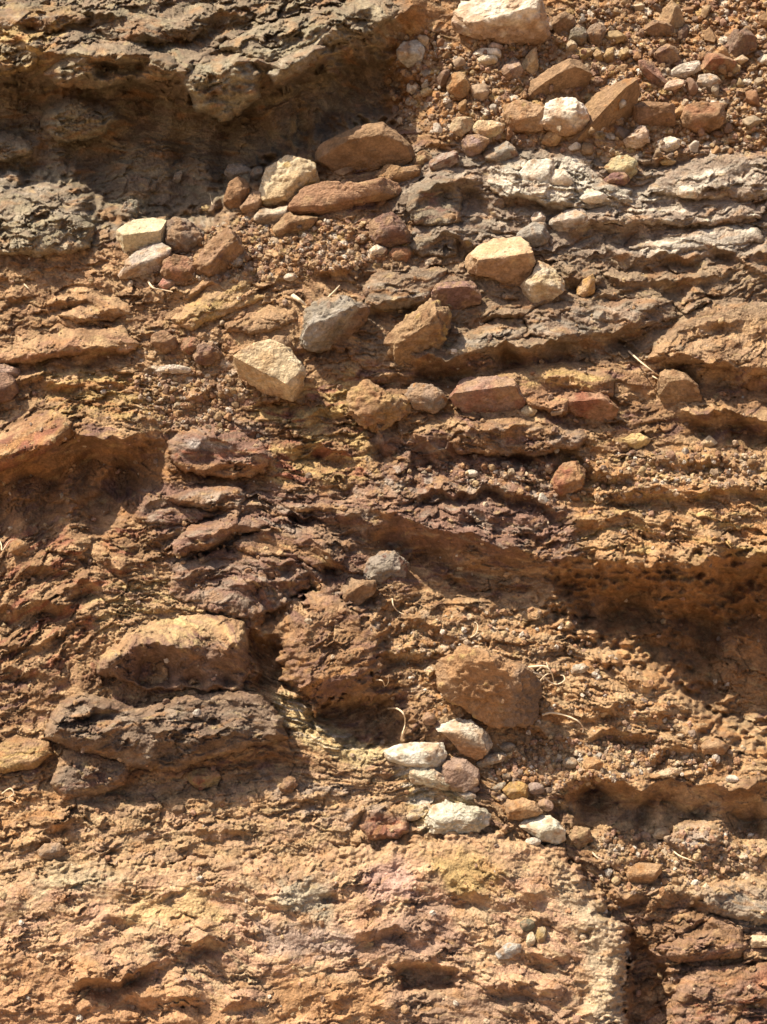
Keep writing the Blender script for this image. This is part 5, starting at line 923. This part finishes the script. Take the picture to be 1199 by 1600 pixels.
def put(o, x, y, size, rng, sink=0.35):
    h = hat(x, y, 3); p = world([x], [y], [h + size * (0.5 - sink)])[0]
    o.location = p; s = size / 10.0; o.scale = (s, s, s)
    o.rotation_euler = (rng.uniform(0, 6.28), rng.uniform(0, 6.28), rng.uniform(0, 6.28))
placed = []; rng = random.Random(5); first = set()
for P, n, (s0, s1), grp, lab in ZONES:
    bx = [p[0] for p in P]; by = [p[1] for p in P]; c = 0; tries = 0
    while c < n and tries < 9000:
        tries += 1
        x = rng.uniform(min(bx), max(bx)); y = rng.uniform(min(by), max(by))
        if not inpoly(x, y, P): continue
        s = s0 + (s1 - s0) * rng.random() ** 2.2
        j, i = np.searchsorted(ys, y), np.searchsorted(xs, x)
        if OCC[j, i] and rng.random() > .12: continue
        if any((x - a) ** 2 + (y - b) ** 2 < ((s + r) * .75) ** 2 for a, b, r in placed): continue
        k = rng.randrange(len(protos))
        if k in first: o = protos[k].copy(); sc.collection.objects.link(o)
        else: o = protos[k]; first.add(k)
        put(o, x, y, s, rng); ci = rng.randrange(len(RPAL)); f_ = rng.uniform(.68, 1.02); o.color = (*[c_ * f_ for c_ in RPAL[ci]], 1); tag(o, unique_label(x, y, s, ci, (s0 + s1) * .4) or lab, 'stone', grp); placed.append((x, y, s)); c += 1
for k, o in enumerate(protos):
    if k not in first: bpy.data.objects.remove(o)
# gravel and grit
D2, F2 = ico(2); gv = []; gf = []; gc = []; base = 0; rg = np.random.RandomState(11)
pal2 = np.array(RPAL, F4)
gz = [(z[0], cnt) for z, cnt in zip(ZONES, (3000, 1100, 700, 700, 500, 600))] + [([(-20, 400), (560, 400), (1220, 440), (1220, 900), (-20, 900)], 900), ([(-20, 900), (1220, 900), (1220, 1620), (-20, 1620)], 800), ([(560, 950), (880, 950), (1060, 1100), (1190, 1200), (740, 1240)], 900),
     ([(1220, 0), (1500, 0), (1500, 240), (1220, 240)], 500)]
for P, n in gz:
    bx = [p[0] for p in P]; by = [p[1] for p in P]
    X = rg.uniform(min(bx), max(bx), n * 3).astype(F4); Y = rg.uniform(min(by), max(by), n * 3).astype(F4)
    m = sdpoly(X, Y, P) > 0; X = X[m][:n]; Y = Y[m][:n]
    S = 1.3 + 4.2 * rg.rand(len(X)) ** 3
    ii = np.clip(np.searchsorted(xs, X), 0, len(xs) - 1); jj = np.clip(np.searchsorted(ys, Y), 0, len(ys) - 1)
    W = world(X, Y, HTOP[jj, ii] + S * .15)
    for q in range(len(X)):
        if OCC[jj[q], ii[q]]: continue
        sh = rg.uniform(.6, 1.2, 3); A = np.linalg.qr(rg.randn(3, 3))[0]
        pts = D2 * sh * (1 + .18 * rg.randn(len(D2), 1).clip(-1.5, 1.5)); 
        gv.append((pts @ A) * S[q] / 1000.0 + W[q]); gf.append(F2 + base); base += len(D2)
        gc.append(np.repeat((pal2[rg.randint(len(pal2))] * rg.uniform(.8, 1.2))[None], len(D2), 0))
g = mkmesh('gravel', np.concatenate(gv), np.concatenate(gf), np.concatenate(gc), M_STONE, smooth=False)
g['kind'] = 'stuff'

# ------------------------------------------------------------------ dry roots and straws
mr_ = bpy.data.materials.new('dry_root'); mr_.use_nodes = True; q = mr_.node_tree
q.nodes['Principled BSDF'].inputs['Roughness'].default_value = .8
nn = q.nodes.new('ShaderNodeTexNoise'); nn.inputs['Scale'].default_value = 90; rr = q.nodes.new('ShaderNodeValToRGB')
rr.color_ramp.elements[0].color = (.58, .44, .28, 1); rr.color_ramp.elements[1].color = (.78, .66, .48, 1); rr.color_ramp.elements[0].position = .35; rr.color_ramp.elements[1].position = .65
q.links.new(nn.outputs[0], rr.inputs[0]); q.links.new(rr.outputs[0], q.nodes['Principled BSDF'].inputs['Base Color'])
def root(name, label, pts, r=1.0, cat='root', group=None):
    """pts: photo x, y, lift above the ground in mm"""
    P3 = np.array([world([x], [y], [hat(x, y, 2) + l * 1.35 + 1])[0] for x, y, l in pts])
    # Catmull-Rom
    Q = []; E = np.concatenate([P3[:1], P3, P3[-1:]])
    for i in range(len(P3) - 1):
        a, b, c, d = E[i:i + 4]
        for t in np.linspace(0, 1, 9)[:-1]:
            Q.append(.5 * ((2 * b) + (c - a) * t + (2 * a - 5 * b + 4 * c - d) * t * t + (3 * b - a - 3 * c + d) * t ** 3))
    Q.append(P3[-1]); Q = np.array(Q); V = []; n = len(Q)
    for i in range(n):
        tg = Q[min(n - 1, i + 1)] - Q[max(0, i - 1)]; tg /= np.linalg.norm(tg) + 1e-9
        s = np.cross(tg, [.2, -.9, .4]); s /= np.linalg.norm(s) + 1e-9; u = np.cross(tg, s)
        rad = 1.35 * r / 1000 * (1 - .65 * i / n) * (1 + .12 * math.sin(i * 1.7))
        for k in range(6): V.append(Q[i] + rad * (math.cos(k * math.pi / 3) * s + math.sin(k * math.pi / 3) * u))
    F = [[i * 6 + k, i * 6 + (k + 1) % 6, (i + 1) * 6 + (k + 1) % 6, (i + 1) * 6 + k] for i in range(n - 1) for k in range(6)]
    F += [[0, 1, 2, 3], [0, 3, 4, 5]] + [[(n - 1) * 6 + a for a in (3, 2, 1, 0)], [(n - 1) * 6 + a for a in (5, 4, 3, 0)]]
    o = mkmesh(name, np.array(V), F, np.ones((len(V), 3)) * .5, mr_); tag(o, label, cat, group); return o
root('dry_root', 'outer arching dry root of the curled tuft beside the large square-faced block', [(816, 1053, 11), (824, 1044, 23), (840, 1041, 31), (854, 1042, 33), (862, 1052, 33), (865, 1066, 25), (858, 1072, 15)], 1.4)
root('dry_root', 'hooked dry root of the curled tuft, ending in a curl at the right', [(812, 1050, 13), (830, 1050, 25), (848, 1056, 29), (860, 1066, 31), (872, 1069, 33), (882, 1063, 33), (881, 1056, 29), (876, 1055, 25)], 1.2)
root('dry_root', 'straight forked dry root rising from the square-faced block into the curled tuft', [(836, 1082, 13), (838, 1074, 23), (846, 1062, 29), (854, 1054, 33), (862, 1052, 31)], 1.3)
root('dry_root', 'short looping dry root in the middle of the curled tuft', [(814, 1060, 11), (822, 1050, 29), (834, 1056, 33), (832, 1068, 27), (826, 1072, 17)], 1.0)
root('dry_root', 'small upright dry root with a kinked tip above the curled tuft', [(840, 1048, 21), (848, 1042, 29), (856, 1044, 31), (854, 1035, 27)], 1.0)
root('dry_root', 'thin arching dry root on the tan grit right of the large square-faced block', [(848, 1117, 2), (862, 1114, 8), (884, 1118, 10), (902, 1126, 9), (911, 1136, 5), (911, 1144, 1)], 1.3)
root('dry_root', 'tall curved dry root standing in the shadow left of the white-streaked slab', [(607, 1107, 2), (620, 1107, 12), (631, 1116, 16), (633, 1132, 14), (629, 1146, 8), (628, 1155, 2)], 1.2)
root('dry_root', 'tiny curl of dry root left of the large square-faced block', [(588, 1062, 1), (598, 1064, 6), (602, 1072, 7), (607, 1066, 6), (607, 1058, 1)], .8)
root('dry_root', 'thin hooked dry root above the large square-faced block', [(736, 996, 1), (744, 990, 7), (747, 978, 8), (742, 972, 7), (740, 980, 3)], .8)
root('dry_root', 'fine curved dry root in the tan grit at the top left of the grit patch', [(613, 935, 2), (615, 946, 8), (622, 955, 8), (632, 960, 2)], .9)
root('straw', 'long straight pale straw leaning on the squat brown stone at the right', [(983, 549, 4), (1002, 566, 18), (1020, 580, 22), (1034, 590, 10)], 1.2, 'straw')
root('straw', 'short straw stub below the long straw at the right', [(1020, 588, 3), (1027, 592, 10), (1032, 597, 4)], 1.0, 'straw')
root('stick', 'short thick yellow stick stub left of the grey sparkling stone', [(458, 463, 4), (468, 469, 10), (478, 477, 8)], 3.6, 'stick')
root('stick', 'thin forked twig above the grey sparkling stone', [(512, 466, 3), (522, 456, 10), (531, 446, 8)], 1.6, 'stick')
root('dry_root', 'flat pale root lying under the pink angular pebble at the left', [(232, 440, 2), (240, 450, 6), (255, 453, 5), (270, 456, 3)], 1.5)
root('dry_root', 'tiny pale root hook on the tan ground near the left edge', [(38, 444, 1), (44, 450, 5), (50, 455, 1)], .9)
root('dry_root', 'pale grass root at the left edge near the small orange-brown stone', [(-4, 838, 2), (2, 850, 8), (4, 860, 6), (14, 846, 8), (22, 843, 3)], .9)
root('dry_root', 'curled root at the left edge above the tan lump', [(4, 1240, 2), (16, 1232, 8), (22, 1240, 8), (14, 1248, 5), (28, 1256, 3)], .9)
root('dry_root', 'thin root lying across the tan grit at the lower right', [(1050, 1328, 2), (1062, 1337, 6), (1080, 1344, 5), (1092, 1348, 2)], 1.0)
root('dry_root', 'thin twig in the grit above the orange-brown slab', [(926, 1332, 2), (934, 1340, 5), (944, 1344, 2)], 1.0)
root('dry_root', 'upright fine hair root in the shaded overhang floor above the upright brown stone', [(332, 320, 1), (330, 312, 8), (328, 302, 9)], .6)
